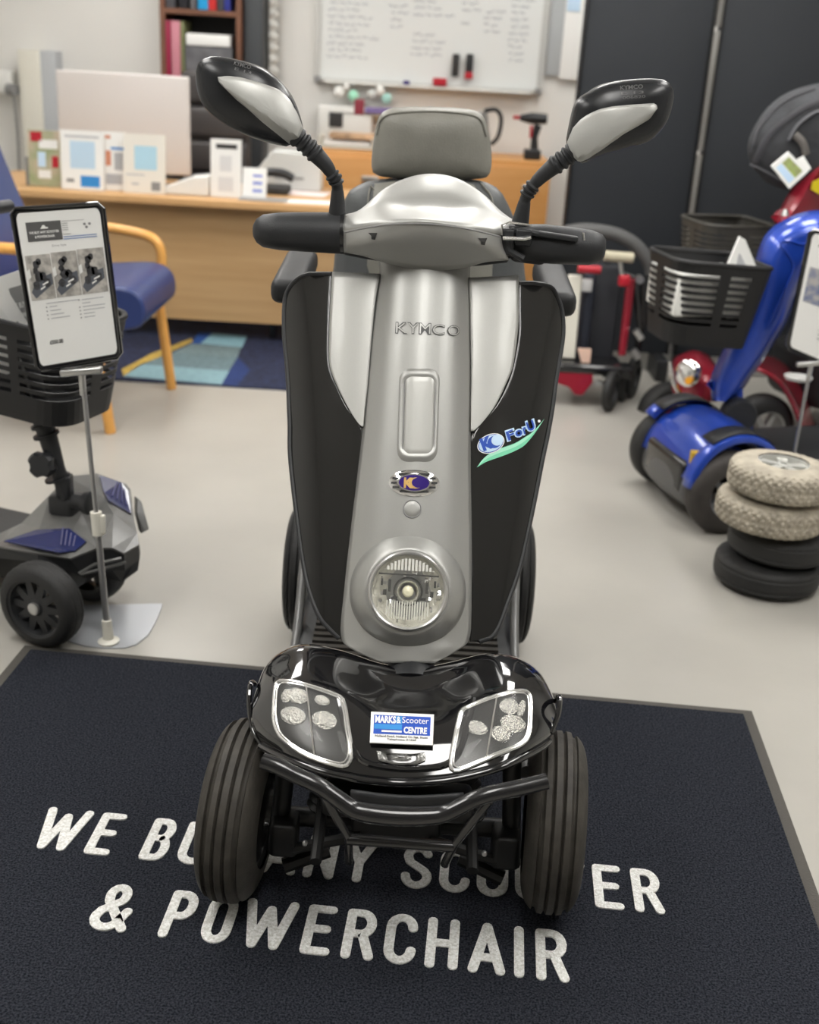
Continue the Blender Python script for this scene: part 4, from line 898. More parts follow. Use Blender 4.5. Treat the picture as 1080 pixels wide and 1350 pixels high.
P_('orange_picture', mat('leaf_orange', (.6, .25, .15), rough=.5), (.1, .42, .35, .68), (.1, .88, .35, .94)); P_('grey_picture', ink_soft, (.1, .1, .85, .28), (.5, .35, .9, .65)); P_('blue_rule', blue_mid, (.35, .70, .95, .74))
P_ = card(161, 216, 177, YD, 'display_card', 'cream display card with a pale blue square above a round dark stamp', 'display card', mat('card_cream', (.76, .73, .66), rough=.6), .01, 5, 'display cards on the desk')
P_('pale_square', mat('map_cyan', (.42, .64, .76), rough=.5), (.26, .40, .80, .80)); P_('dark_stamp', ink_grey, (.66, .05, .88, .2)); P_('faint_mark', ink_soft, (.18, .14, .36, .17), (.05, .30, .5, .32))
# card machine
c = Vector((yw(246, 240, YD + .05).x, YD + .08, .735)); t = thing('card_machine', 'white card payment machine with grey screen lying on the desk', 'card machine', c)
k = MB(); Lm = [(-.11, 0), (.115, 0), (.115, .10), (.02, .085), (-.11, .03)]; k.prism([c + Vector((x, -.06, z)) for x, z in Lm], (0, .15, 0)); k.build('casing', white_pl, t, bevel=.006)
k = MB(); k.prism([c + Vector((x, -.03, z)) for x, z in ((-.05, .057), (.03, .0885), (.03, .092), (-.05, .060))], (0, .08, 0)); k.build('display', ink_grey, t, smooth=False)
simple('calculator', 'dark calculator lying between the display card and the card machine', 'calculator', (yw(218, 246, YD + .1).x, YD + .16, .748), (.10, .14, .025), ink_grey)
P_ = card(277, 317, 184, YD + .03, 'leaflet_holder', 'tall white leaflet with a black heading in a clear holder on the desk', 'leaflet holder', paper, .03, 3)
P_('heading', ink, (.18, .84, .88, .92)); P_('faint_picture', mat('faint_grey', (.66, .66, .66), rough=.6), (.3, .45, .7, .72), (.25, .1, .75, .35))
P_ = card(319, 350, 221, YD + .05, 'business_card_stand', 'small white stand of cards with blue lines on the desk', 'card stand', paper, .04, 12)
P_('blue_line', mat('line_blue', (.2, .25, .6), rough=.5), (.45, .7, .85, .78), (.45, .45, .85, .55), (.45, .2, .85, .3))
simple('clipboard', 'thin grey tablet lying flat in front of the card stand', 'tablet', (yw(348, 258, YD).x, 5.84, .738), (.24, .12, .008), mat('tablet_grey', (.3, .3, .3), rough=.4), .002)
simple('paper_sheet', 'white printed sheet lying flat on the desk near its right end', 'paper sheet', (yw(405, 264, YD).x, 5.86, .735), (.24, .14, .003), paper, .0005, rotz(8))
simple('paper_sheet', 'white sheet with a pink edge lying at the back of the desk', 'paper sheet', (yw(395, 246, 6.2).x, 6.2, .735), (.30, .2, .003), mat('paper_pink', (.78, .68, .66), rough=.6), .0005, rotz(-6))
# handset
c = Vector((yw(358, 235, 6.1).x, 6.15, .735)); t = thing('desk_telephone', 'black desk telephone behind the small card stand', 'telephone', c)
MB().box(c + Vector((0, 0, .02)), (.18, .16, .04), None, .01).build('base', ink, t); MB().tube(crom([c + Vector((-.10, -.02, .05)), c + Vector((-.04, -.02, .10)), c + Vector((.05, -.02, .105)), c + Vector((.11, -.02, .08))], 5), .022, 10).build('handset', black_plastic, t)
# printer / pale sloped box
p0 = yw(372, 212, 6.4)
t = thing('office_printer', 'pale grey printer with a sloping front on the desk behind the telephone', 'printer', (p0.x, 6.42, .735))
k = MB(); k.prism([Vector((p0.x + x, 6.30, .735 + z)) for x, z in ((-.20, 0), (.22, 0), (.22, .19), (-.04, .20))], (0, .18, 0)); k.build('casing', mat('printer_grey', (.58, .59, .57), rough=.5), t, bevel=.008)
MB().box((p0.x + .05, 6.31, .80), (.16, .03, .012)).build('paper_slot', ink_grey, t, smooth=False)
# office chairs behind the desk
def office_chair(x, y, top, w_, label, rz=0):
    t = thing('office_chair', label, 'office chair', (x, y, 0)); R = rotz(rz)
    P = lambda a, b, c: Vector((x, y, 0)) + R @ Vector((a, b, c))
    k = MB(); n = 4; z0 = .55; hh = (top - z0) / n
    k.box(P(0, .02, (top + z0) / 2), (w_ * .94, .09, top - z0 - .02), R, .04); k.build('backrest', lea_dark2, t)
    for i in range(n): MB().box(P(0, -.035, z0 + hh * (i + .5)), (w_ * .9, .07, hh * .93), R, .03).build('back_cushion', lea_dark2, t)
    MB().box(P(0, -.26, .48), (w_, .50, .10), R, .04).build('seat', lea_dark2, t)
    MB().tube([P(0, -.2, .10), P(0, -.2, .45)], .03, 12).build('gas_lift', black_metal, t)
    for i in range(5):
        a = 2 * PI * i / 5 + .3; e = P(.28 * math.cos(a), -.2 + .28 * math.sin(a), .06); MB().tube([P(0, -.2, .10), e], .02, 8).build('leg', black_metal, t)
        MB().lathe([(-.02, .0005), (-.02, .03), (.02, .03), (.02, .0005)], AX((math.sin(a), -math.cos(a), 0), e - Vector((0, 0, .03))), 12).build('caster', black_plastic, t)
    for s_ in (-1, 1): MB().tube(crom([P(s_ * w_ * .52, .0, .70), P(s_ * w_ * .56, -.15, .71), P(s_ * w_ * .56, -.34, .70), P(s_ * w_ * .5, -.38, .52)], 4), .022, 8).build('armrest', black_plastic, t)
lea_dark2 = mat('leather_charcoal', (.06, .055, .055), rough=.4, bump=.1, bscale=100)
xc = yw(283, 150, 6.9).x
office_chair(xc, 6.95, 1.30, .42, 'tall black padded leather office chair behind the desk')
# ================================================================== RUG TILES UNDER THE CHAIR AND DESK
P0, P1 = Vector(atz(120, 494)), Vector(atz(520, 527)); yfr = (P0.y + P1.y) / 2 - .0
t = thing('patchwork_rug', 'patchwork rug of blue, grey and yellow blocks in front of the oak desk', 'rug', (-.7, 5.5, 0))
MB().box((-.75, 5.72, .004), (2.7, 1.44, .008)).build('rug_base', mat('rug_navy', (.012, .018, .05), rough=.9, noise=.4, nscale=50), t, smooth=False)
def fl(pts, m_, nm, z=.0085):
    k = MB(); k.add([Vector(atz(x, y, z)) for x, y in pts], [tuple(range(len(pts)))]); k.build(nm, m_, t, smooth=False)
fl([(163, 496), (292, 507), (302, 489), (185, 480)], mat('rug_pale_blue', (.20, .33, .37), rough=.9, noise=.1, nscale=60), 'pale_blue_block')
fl([(185, 480), (302, 489), (313, 471), (228, 465)], mat('rug_slate', (.12, .18, .20), rough=.9, noise=.15, nscale=60), 'slate_block')
fl([(228, 465), (313, 471), (318, 458), (252, 453)], mat('rug_slate2', (.14, .20, .215), rough=.9, noise=.15, nscale=60), 'slate_block')
fl([(264, 453), (319, 458), (326, 443), (280, 439)], mat('rug_sky', (.20, .36, .42), rough=.9, noise=.1, nscale=60), 'sky_block')
fl([(252, 453), (264, 453), (280, 439), (262, 438)], mat('rug_royal', (.01, .06, .25), rough=.9, noise=.2, nscale=60), 'royal_blue_block')
fl([(163, 496), (185, 482), (255, 450), (252, 446), (200, 466), (160, 487)], mat('rug_yellow', (.42, .29, .06), rough=.9, noise=.2, nscale=60), 'yellow_stripe')
fl([(292, 507), (312, 509), (330, 487), (313, 471)], mat('rug_blue2', (.012, .03, .12), rough=.9, noise=.2, nscale=60), 'dark_blue_block')
# ================================================================== BLUE WAITING CHAIR
t = thing('waiting_chair', 'blue vinyl waiting chair with bent beech arms and legs', 'armchair', (-1.5, 4.6, 0))
for nm, y, xf, xb in (('near', 4.27, -1.20, -1.80), ('far', 4.93, -1.10, -1.80)):
    top = aty(215, 306, 4.93)[2] + .0
    k = MB(); path = [(xf - .0, y, .0), (xf - .035, y, .30), (xf - .06, y, .50), (xf - .03, y, top - .14), (xf - .045, y, top - .05), (xf - .13, y, top - .01), (xf - .35, y, top + .01), (xf - .62, y, top)]
    k.tube(crom(path, 5), .027, 12, flat=.8); k.build('arm_frame', wood_arm, t)
    k = MB(); k.tube([(xb + .12, y, top), (xb + .08, y, .35), (xb, y, 0)], .026, 12); k.build('rear_leg', wood_arm, t)
    k = MB(); k.tube([(xf - .04, y, .36), (xb + .06, y, .33)], .02, 10); k.build('side_rail', wood_arm, t)
k = MB()
prof = [(-1.06, .47), (-1.075, .53), (-1.13, .565), (-1.25, .565), (-1.55, .53), (-1.76, .51), (-1.76, .43), (-1.3, .42), (-1.16, .40), (-1.08, .42)]
pl_ = smooth_loop(prof, 4); k.prism([(x, 4.32, z) for x, z in pl_], (0, .57, 0)); k.build('seat', vinyl_blue, t, bevel=.02, edge=60)
k = MB(); prof = [(-1.70, .50), (-1.62, .55), (-1.72, .85), (-1.86, 1.22), (-1.92, 1.26), (-1.97, 1.22), (-1.90, .9), (-1.80, .55)]
pl_ = smooth_loop(prof, 4); k.prism([(x, 4.32, z) for x, z in pl_], (0, .57, 0)); k.build('backrest', vinyl_blue, t, bevel=.02, edge=60)
# ================================================================== DARK FOLDING SCREEN ON THE RIGHT
scr = mat('screen_cloth', (.019, .022, .027), rough=.6, noise=.06, nscale=3)
YS = 5.68
x0 = yw(758, 150, YS).x; x1 = yw(925, 150, YS).x + .0; 
for i, (a, b, l_) in enumerate(((.665, 1.262, 'charcoal free-standing room divider panel left of the metal seam'), (1.285, 2.55, 'wide charcoal room divider panel right of the metal seam'))):
    t = thing('room_divider', l_, 'room divider', ((a + b) / 2, YS, 0), 'dark room divider panels')
    k = MB(); n = max(2, int((b - a) / .30)); 
    k.box(((a + b) / 2, YS + .01, 1.29), (b - a, .035, 2.36), None, .005); k.build('panel', scr, t)
    for x in (a + .008, b - .008): MB().box((x, YS - .012, 1.29), (.014, .02, 2.36), None, .003).build('edge_post', black_metal if not (i == 0 and x > 1) else black_metal, t)
    for x in (a + .05, b - .05): MB().box((x, YS, .055), (.06, .30, .11), None, .01).build('foot', black_plastic, t)
t = thing('hinge_strip', 'slim metal hinge strip joining the two dark divider panels', 'hinge strip', (1.273, YS - .03, .12))
for z0, z1 in ((.60, 1.08), (1.10, 1.62), (1.64, 2.4)):
    for x in (1.266, 1.283): MB().box((x, YS - .02, (z0 + z1) / 2), (.009, .02, z1 - z0), None, .003).build('hinge_leaf', mat('hinge_metal', (.30, .29, .27), metal=.8, rough=.35), t)
struct(MB().box((1.9, YS + .10, .08), (2.4, .03, .16)).build('baseboard_screen', wall_m, smooth=False))
# ================================================================== TYRE STACK
def stack_tyre(c, R, w, m_t, label, tilt, knob, rimmed):
    t = thing('wheel_tyre', label, 'tyre', (c[0], c[1], c[2] - w / 2), 'stacked scooter tyres'); M_ = AX((tilt[0], tilt[1], 1), c)
    if knob: mod = lambda i, j: (.0035 if ((j // 2 + (1 if i % 9 > 4 else 0)) % 2) else -.0015) * (1 if 8 < i < 48 else 0)
    else: mod = lambda i, j: (.0012 if ((j // 2) % 2) else -.0008) * (1 if 6 < i < 16 or 40 < i < 50 else 0)
    MB().lathe(tyre_prof(R, w, (.0,) if knob else (.02,), .002, .50, 4.5), M_, 144 if knob else 96, mod=mod).build('tread', m_t, t, edge=30)
    ri = R * .5; k = MB()
    k.lathe([(-w * .3, ri * 1.02), (w * .30, ri * 1.04), (w * .34, ri * 1.02), (w * .30, ri * .93), (w * .08, ri * .86), (-w * .1, ri * .8), (-w * .3, ri * .8)], M_, 40, close=True)
    if rimmed:
        for i in range(5):
            a = 2 * PI * i / 5 + .4; ca, sa = math.cos(a), math.sin(a); u = Vector((-sa, ca, 0))
            k.prism([M_ @ (Vector((ca, sa, 0)) * r + u * v + Vector((0, 0, w * .40))) for r, v in ((ri * .15, -.012), (ri * .90, -.016), (ri * .90, .016), (ri * .15, .012))], M_.to_3x3() @ Vector((0, 0, -.02)))
        k.lathe([(w * .2, ri * .3), (w * .42, ri * .28), (w * .44, ri * .14), (w * .22, ri * .12)], M_, 20); k.lathe([(w * .25, ri * .95), (w * .46, ri * 1.02), (w * .47, ri * .90), (w * .25, ri * .84)], M_, 40, close=True)
    k.build('rim', mat('rim_pale', (.62, .62, .58), metal=.5, rough=.35) if rimmed else black_metal, t, edge=35)
stack_tyre((1.108, 3.205, .050), .160, .098, rubber_dark, 'black tyre at the bottom of the stack, lying on the floor', (.0, .0), False, False)
stack_tyre((1.128, 3.205, .149), .152, .096, rubber_dark, 'black tyre in the stack, directly under the two beige ones', (.02, .0), False, False)
stack_tyre((1.078, 3.185, .251), .158, .102, rubber_grey, 'beige knobbly tyre in the stack, second from the top', (.03, .01), True, False)
stack_tyre((1.090, 3.180, .354), .150, .100, rubber_grey, 'beige knobbly tyre with pale rim on top of the stack', (.02, .01), True, True)
# ================================================================== SIGN STANDS
def sign_stand(tl, tr, br, bl_, y, ybase, base_pts, poletop, pole_bot, clamp_z, label, content):
    c = Vector(pole_bot); t = thing('sign_stand', label, 'sign stand', c)
    q = quad_fn(yw(*tl, y), yw(*tr, y), yw(*br, y), yw(*bl_, y)); n_ = Vector((0, -1, .15)).normalized()
    k = MB(); P = [(.0, .03), (.05, 0), (.95, 0), (1, .03), (1, .97), (.95, 1), (.05, 1), (0, .97)]
    k.prism([q(u, v) for u, v in P], -n_ * .010); k.build('sign_board', black_plastic, t, bevel=.002)
    k = MB(); P2 = [q(u * 1.0, v) + n_ * .003 for u, v in P + [P[0]]]; k.tube(P2, .0050, 8, cap=False); k.build('sign_frame', black_gloss, t)
    f = MB(); m_ = .042; mv = .026; k.add([], [])
    pr_ = [q(m_ + (1 - 2 * m_) * u, mv + (1 - 2 * mv) * v) + n_ * .0035 for u, v in rrect(0, 0, 1, 1, .05)]
    f.add(pr_, [tuple(range(len(pr_)))]); sh = f.build('paper_sheet', paper, t, smooth=False)
    qq = lambda u, v: q(m_ + (1 - 2 * m_) * u, mv + (1 - 2 * mv) * v) + n_ * .0045
    content(qq, sh, n_)
    top = Vector(poletop)
    k = MB(); k.tube([c + (top - c) * .0, c + (top - c) * .45], .0085, 12); k.tube([c + (top - c) * .42, top], .0062, 12); k.build('pole', alum, t)
    cz = c + (top - c) * clamp_z; k = MB(); k.tube([cz - (top - c).normalized() * .03, cz + (top - c).normalized() * .03], .0145, 12); k.box(cz + Vector((.016, -.004, 0)), (.012, .012, .05), None, .003); k.build('height_clamp', cream_pl, t)
    k = MB(); k.tube([top - Vector((0, 0, .06)), top + Vector((0, -.002, -.01))], .0085, 10); k.box(top + Vector((.0, -.004, -.002)), (.10, .02, .016), Matrix.Rotation(math.radians(-8), 3, 'Y'), .004); k.build('clip', steel, t)
    if base_pts:
        k = MB(); k.prism([Vector(p) for p in base_pts], (0, 0, .003)); k.build('base_plate', mat('base_metal', (.50, .52, .55), metal=.3, rough=.4), t, smooth=False)
        k = MB(); k.lathe([(0, .0005), (0, .026), (.006, .028), (.010, .022), (.012, .014), (.065, .0125), (.066, .009)], AX(top - c, c), 24); k.build('pole_socket', cream_pl, t)
def scooter_flyer(qq, sh, n_):
    def rects(nm, m_, L_, d=0.0):
        k = MB()
        for r in L_: quad_rect(k, qq, *r, n_ * d)
        return k.build(nm, m_, sh, smooth=False)
    sl = lambda u0, v0, w_, h, s=.0: (u0, v0, u0 + w_, v0 + h)
    rects('logo_block', mat('logo_grey', (.10, .10, .10), rough=.5), [(.10, .062, .52, .185)])
    k = MB(); text_map(k, 'WE BUY ANY SCOOTER', lambda u, v: qq(.13 + .36 * u, .137 - .016 * v) + n_ * .0008, .03); text_map(k, '& POWERCHAIR', lambda u, v: qq(.19 + .24 * u, .165 - .016 * v) + n_ * .0008, .03)
    w_ = lambda *a: [qq(u, v) + n_ * .0008 for u, v in a]
    k.add(w_((.27, .108), (.30, .085), (.325, .085), (.335, .098), (.36, .098), (.365, .108)), [(0, 1, 2, 3, 4, 5)]); k.build('logo_lettering', paper, sh, smooth=False)
    L_ = [(.53, .068, .80, .071)] + [(.53, .082 + .014 * i, .60, .0855 + .014 * i) for i in range(4)] + [(.53, .152, .62, .156)]
    rects('address_lines', ink_grey, L_); rects('blue_links', mat('link_blue', (.12, .22, .5), rough=.5), [(.53, .168, .93, .173), (.53, .182, .93, .187)])
    k = MB()
    for a, b in ((.80, .098), (.86, .098), (.82, .118)): k.add([qq(a + .017 * math.cos(i * PI / 5), b + .009 * math.sin(i * PI / 5)) for i in range(10)], [tuple(range(10))])
    k.build('round_icons', ink_grey, sh, smooth=False)
    k = MB(); text_map(k, 'Drive Style', lambda u, v: qq(.38 + .17 * u, .232 - .018 * v), .0); k.build('title_lettering', ink_grey, sh, smooth=False)
    pa = mat('photo_floor', (.42, .40, .37), rough=.5, noise=.3, nscale=60); pb = mat('photo_dark', (.05, .05, .055), rough=.5, noise=.5, nscale=90); pc = mat('photo_mat', (.10, .11, .13), rough=.5)
    rects('picture_ground', pa, [(.03, .27, .335, .56), (.345, .265, .655, .56), (.665, .26, .985, .56)])
    for u0, s_ in ((.03, 0), (.345, 1), (.665, 2)):
        k = MB(); k.add([qq(u0 + a * .3, .27 + b * .28) + n_ * .0006 for a, b in (((.05, .85), (.35, .55), (.98, .45), (.98, .70), (.2, 1.0)))], [(0, 1, 2, 3, 4)]); k.build('picture_mat', pc, sh, smooth=False)
        k = MB()
        for a, b, r_ in ((.30, .70, .13), (.75, .66, .14), (.45, .50, .16), (.62, .50, .13), (.35, .36, .10), (.40, .22, .12), (.52, .16, .10)):
            k.add([qq(u0 + (a + r_ * math.cos(i * PI / 4) * (1 + .3 * ((i + s_) % 2))) * .3, .27 + (b + r_ * .8 * math.sin(i * PI / 4)) * .28) + n_ * .0010 for i in range(8)], [tuple(range(8))])
        k.build('picture_scooter', pb, sh, smooth=False)
        k = MB()
        for a, b, w2 in ((.55, .68, .25), (.45, .78, .2)): k.add([qq(u0 + x * .3, .27 + y_ * .28) + n_ * .0014 for x, y_ in ((a, b), (a + w2, b - .06), (a + w2, b - .02), (a, b + .04))], [(0, 1, 2, 3)])
        k.add([qq(u0 + x * .3, .27 + y_ * .28) + n_ * .0013 for x, y_ in ((.0, .35), (.12, .30), (.14, .5), (.02, .55))], [(0, 1, 2, 3)])
        k.build('picture_light_marks', paper, sh, smooth=False)
    rects('text_lines', ink_soft, [(.20, .588, .62, .593)] + [(.235, .612 + .026 * i, .235 + w2, .617 + .026 * i) for i, w2 in enumerate((.10, .14, .17, .24))] + [(.645, .592 + .024 * i, .645 + w2, .597 + .024 * i) for i, w2 in enumerate((.27, .1, .28, .27, .14, .14))])
    k = MB()
    for i in range(4): quad_rect(k, qq, .19, .611 + .026 * i, .205, .619 + .026 * i)
    for i in (0, 2, 3, 4, 5): quad_rect(k, qq, .60, .591 + .024 * i, .615, .599 + .024 * i)
    k.build('bullet_marks', ink_grey, sh, smooth=False)
    k = MB(); text_map(k, '£550.00', lambda u, v: qq(.17 + .17 * u, .865 - .028 * v), .03); k.build('price_lettering', ink, sh, smooth=False)
b0 = Vector((-.757, 2.585, .004)); tp = yw(108, 488, 2.60)
bp = [atz(100, 800), atz(214, 797), atz(213, 803), atz(205, 822), atz(196, 838), atz(180, 851), atz(165, 855.5), atz(140, 856), atz(112, 853), atz(85, 845)]
bp = [Vector((p[0], p[1], .001)) for p in bp]
sign_stand((15, 276), (136, 268), (161, 470), (50, 489), 2.60, 0, bp, tp, b0, .46, 'silver pole sign stand holding a printed scooter flyer in front of the grey scooter', scooter_flyer)
def side_flyer(qq, sh, n_):
    k = MB(); text_map(k, 'A', lambda u, v: qq(.10 + .1 * u, .10 - .05 * v), .03); k.build('heading_letter', ink, sh, smooth=False)
    k = MB(); quad_rect(k, qq, .05, .28, .95, .58); k.build('flyer_picture', mat('photo_blue', (.16, .20, .33), rough=.5, col2=(.45, .43, .42), nscale=40), sh, smooth=False)
    k = MB()
    for i in range(6): quad_rect(k, qq, .35, .66 + .035 * i, .9, .67 + .035 * i)
    k.build('text_lines', ink_soft, sh, smooth=False)
pb_ = Vector(atz(1024, 690)); pt_ = yw(1070, 478, pb_.y)
pb_ = Vector((pt_.x - .0, pt_.y, .004))
sign_stand((1068, 302), (1175, 325), (1130, 500), (1036, 459), pt_.y, 0, None, pt_, pb_, .36, 'silver pole sign stand with a flyer at the right edge behind the tyres', side_flyer)
tb = bpy.data.objects['sign_stand.001']; k = MB(); k.box(pb_ + Vector((0, 0, 0)), (.25, .2, .004), None, .001); k.build('base_plate', MATS['base_metal'], tb)
basket_m = mat('basket_black', (.010, .010, .011), rough=.5)
# ================================================================== BASKETS
def basket(parent_, M_, w0, d0, w1, d1, h, m_, slots=10, nm='basket'):
    """tapered basket; M_ places its top centre, x forward, opening up; slots cut as gaps in the side walls"""
    def ring(s, z):
        w_, d_ = w1 + (w0 - w1) * s, d1 + (d0 - d1) * s; out = []
        r = .07
        for cx, cy, a0 in ((w_ / 2 - r, -d_ / 2 + r, -90), (w_ / 2 - r, d_ / 2 - r, 0), (-w_ / 2 + .03, d_ / 2 - .03, 90), (-w_ / 2 + .03, -d_ / 2 + .03, 180)):
            rr_ = r if a0 in (-90, 0) else .03
            for i in range(7):
                a = math.radians(a0 + 90 * i / 6); out.append((cx + rr_ * math.cos(a), cy + rr_ * math.sin(a), z))
        return out
    NZ = 2 * slots + 8; base = ring(0, 0); base = [np.array(p) for p in base]
    def loop(z, s):
        R_ = [np.array(p) for p in ring(s, z)]; o = []
        for i in range(len(R_)):
            a, b = R_[i], R_[(i + 1) % len(R_)]
            L = np.linalg.norm(b - a); n = 6 if L > .05 else 1
            for j in range(n): o.append(a + (b - a) * j / n)
        return o
    zs = [-h * i / NZ for i in range(NZ + 1)]; loops = [loop(z, 1 + z / h) for z in zs]; n = len(loops[0])
    vs = [M_ @ Vector(p) for l in loops for p in l]; fs = []
    # long straight runs -> solid pillars at the middle of each side and at the corners
    for i in range(NZ):
        gap = 3 <= i < NZ - 5 and (i - 3) % 2 == 0
        for j in range(n):
            a = loops[0][j]; b = loops[0][(j + 1) % n]; mid = (a + b) / 2; L = np.linalg.norm(b - a)
            side = min(abs(abs(mid[1]) - d0 / 2), abs(mid[0] - w0 / 2)) < .012
            pillar = (abs(mid[0]) < .02 and abs(mid[1]) > d0 * .4) or abs(mid[1]) < .02 and mid[0] > 0 or L < .0125 and ((mid[0] > 0 and abs(abs(mid[1]) - d0 / 2) < .0025) or False) or mid[0] < -w0 / 2 + .05
            if gap and not pillar: continue
            fs.append((i * n + j, i * n + (j + 1) % n, (i + 1) * n + (j + 1) % n, (i + 1) * n + j))
    fs.append(tuple(NZ * n + j for j in range(n)))
    k = MB(); k.add(vs, fs); k.build(nm, m_, parent_, smooth=False, solid=.004)
    k = MB(); L0 = [M_ @ Vector(p) for p in loops[0]]; k.tube(L0 + [L0[0]], .008, 8, cap=False); k.build(nm + '_rim', m_, parent_)
# ================================================================== GREY AND BLUE TRAVEL SCOOTER, LEFT
grey_body = mat('body_grey', (.13, .13, .125), rough=.38, coat=.2, noise=.06, nscale=40)
blue_shell = mat('navy_panel', (.015, .022, .10), rough=.22, coat=.7)
O = Vector((-.84, 2.78, 0)); yaw = math.radians(-20); ML = Matrix.Translation(O) @ Matrix.Rotation(yaw, 4, 'Z')
t = thing('mobility_scooter', 'small grey travel scooter with navy blue panels at the left edge', 'mobility scooter', O)
lx = lambda x, y, z: ML @ Vector((x, y, z))
ax_n = ML.to_3x3() @ Vector((0, -1, 0)); nw = Vector((-.918, 2.57, .113))
wheel(t, nw, ax_n, .113, .078, rubber_dark, black_plastic, spokes=10, groove=(.012,), names=('tyre', 'rim'), inner=.70, dish=.26, gd=.002, hubcap=steel, nn=80, mod=lambda i, j: .0012 if (j + i // 3) % 3 == 0 and 8 < i < 48 else 0)
wheel(t, nw - ax_n * .28 + Vector((-.05, 0, -.003)), -ax_n, .110, .075, rubber_dark, black_plastic, spokes=10, groove=(.012,), names=('tyre', 'rim'), inner=.70, dish=.26, gd=.002, hubcap=steel)
BP_ = dict(A=(-10, 719, 2.68), B=(92, 736, 2.615), C=(128, 722, 2.65), D=(148, 722, 2.665), E=(163, 729, 2.67), F=(183, 718, 2.72), G=(181, 702, 2.76), H=(150, 678, 2.79), I=(137, 656, 2.85), J=(178, 690, 2.80),
           K=(172, 645, 2.94), L=(166, 638, 2.96), M=(128, 624, 3.00), N=(90, 628, 2.99), P=(66, 652, 2.92), Q=(28, 690, 2.84), S=(108, 676, 2.80), T=(97, 697, 2.71), U=(52, 697, 2.74), V=(5, 712, 2.74), W=(-40, 722, 2.9))
W3 = {k_: yw(*v) for k_, v in BP_.items()}
k = MB(); ks = list(W3); k.add([W3[a] for a in ks], [tuple(ks.index(c_) for c_ in f) for f in ('ABTUV', 'BCT', 'VUQ', 'UPQ', 'TSPU', 'TCDHS', 'DEGH', 'EFG', 'HIS', 'PSIN', 'IMN', 'IKLM', 'HJKI', 'HGJ', 'AVQW')])
k.build('front_body', grey_body, t, smooth=False, solid=.006)
nb = Vector((0, 0, .004))
for tag_, quad in (('near', [('A', 'V', .35), ('U', 'V', .15), ('U', 'T', .98), ('C', 'T', .2), ('B', 'C', .35), ('B', 'A', .12)]), ('far', [('I', 'M', .1), ('M', 'I', .08), ('M', 'L', .9), ('K', 'J', .1), ('J', 'K', .12), ('H', 'I', .6)])):
    c_ = sum((W3[a] for a, b, f in quad), Vector()) / 6
    pts = [(W3[a] + (W3[b] - W3[a]) * f) for a, b, f in quad]; pts = [c_ + (p - c_) * .86 + nb for p in pts]
    k = MB(); k.prism(pts, (0, -.002, .004)); pn = k.build('side_panel', blue_shell, t, smooth=False)
    for i in range(4):
        a = pts[2] + (pts[3] - pts[2]) * (i / 4 - .35); b = pts[5] + (pts[4] - pts[5]) * (i / 4 + .1)
        k = MB(); k.tube([a + (b - a) * .15 + Vector((0, -.003, .006)), a + (b - a) * .75 + Vector((0, -.003, .006))], .0016, 5); k.build('panel_line', mat('line_lilac', (.10, .10, .22), rough=.4), pn, smooth=False)
# dark skirt, bumper trim, lower nose
lowpts = [(-10, 735, 2.70), (50, 741, 2.64), (88, 752, 2.635), (112, 762, 2.65), (150, 752, 2.68), (165, 752, 2.69), (184, 738, 2.74), (184, 720, 2.78)]
uppts = [(-10, 720, 2.69), (50, 729, 2.645), (92, 737, 2.622), (128, 723, 2.655), (148, 723, 2.67), (163, 730, 2.675), (183, 719, 2.725), (181, 703, 2.765)]
k = MB(); k.grid([[yw(*p) for p in uppts], [yw(*p) for p in lowpts]]); k.build('wheel_skirt', black_plastic, t, smooth=False, solid=.01)
k = MB(); k.tube([yw(104, 756, 2.635), yw(125, 744, 2.65), yw(160, 736, 2.665)], .0045, 6); k.tube([yw(106, 757, 2.635), yw(135, 750, 2.655), yw(166, 741, 2.675)], .0045, 6); k.build('bumper_trim', grey_body, t)
k = MB(); k.prism([yw(148, 752, 2.70), yw(160, 768, 2.72), (yw(182, 752, 2.76)), yw(185, 730, 2.80), yw(184, 718, 2.80)], ML.to_3x3() @ Vector((-.10, .02, 0))); k.build('lower_nose', black_plastic, t, smooth=False)
k = MB(); k.prism([yw(180, 656, 2.90), yw(187, 662, 2.89), yw(197, 698, 2.85), yw(186, 704, 2.84), yw(180, 680, 2.87)], (-.012, .02, 0)); k.build('corner_fin', grey_body, t, bevel=.003)
k = MB(); k.box(lx(-.12, .02, .13), (.24, .28, .09), rotz(-20), .02); k.build('underbody', iron, t)
k = MB(); k.box(lx(-.58, 0, .115), (.62, .40, .05), rotz(-20), .015); k.build('deck', rubber_dark, t)
k = MB(); k.box(lx(-1.05, 0, .25), (.40, .42, .30), rotz(-20), .06); k.build('rear_body', grey_body, t)
for s_ in (-1, 1): wheel(t, lx(-1.08, s_ * .21, .11), ax_n * (1 if s_ < 0 else -1), .11, .07, rubber_dark, black_plastic, spokes=8, groove=(.012,), names=('rear_tyre', 'rear_rim'), nn=40)
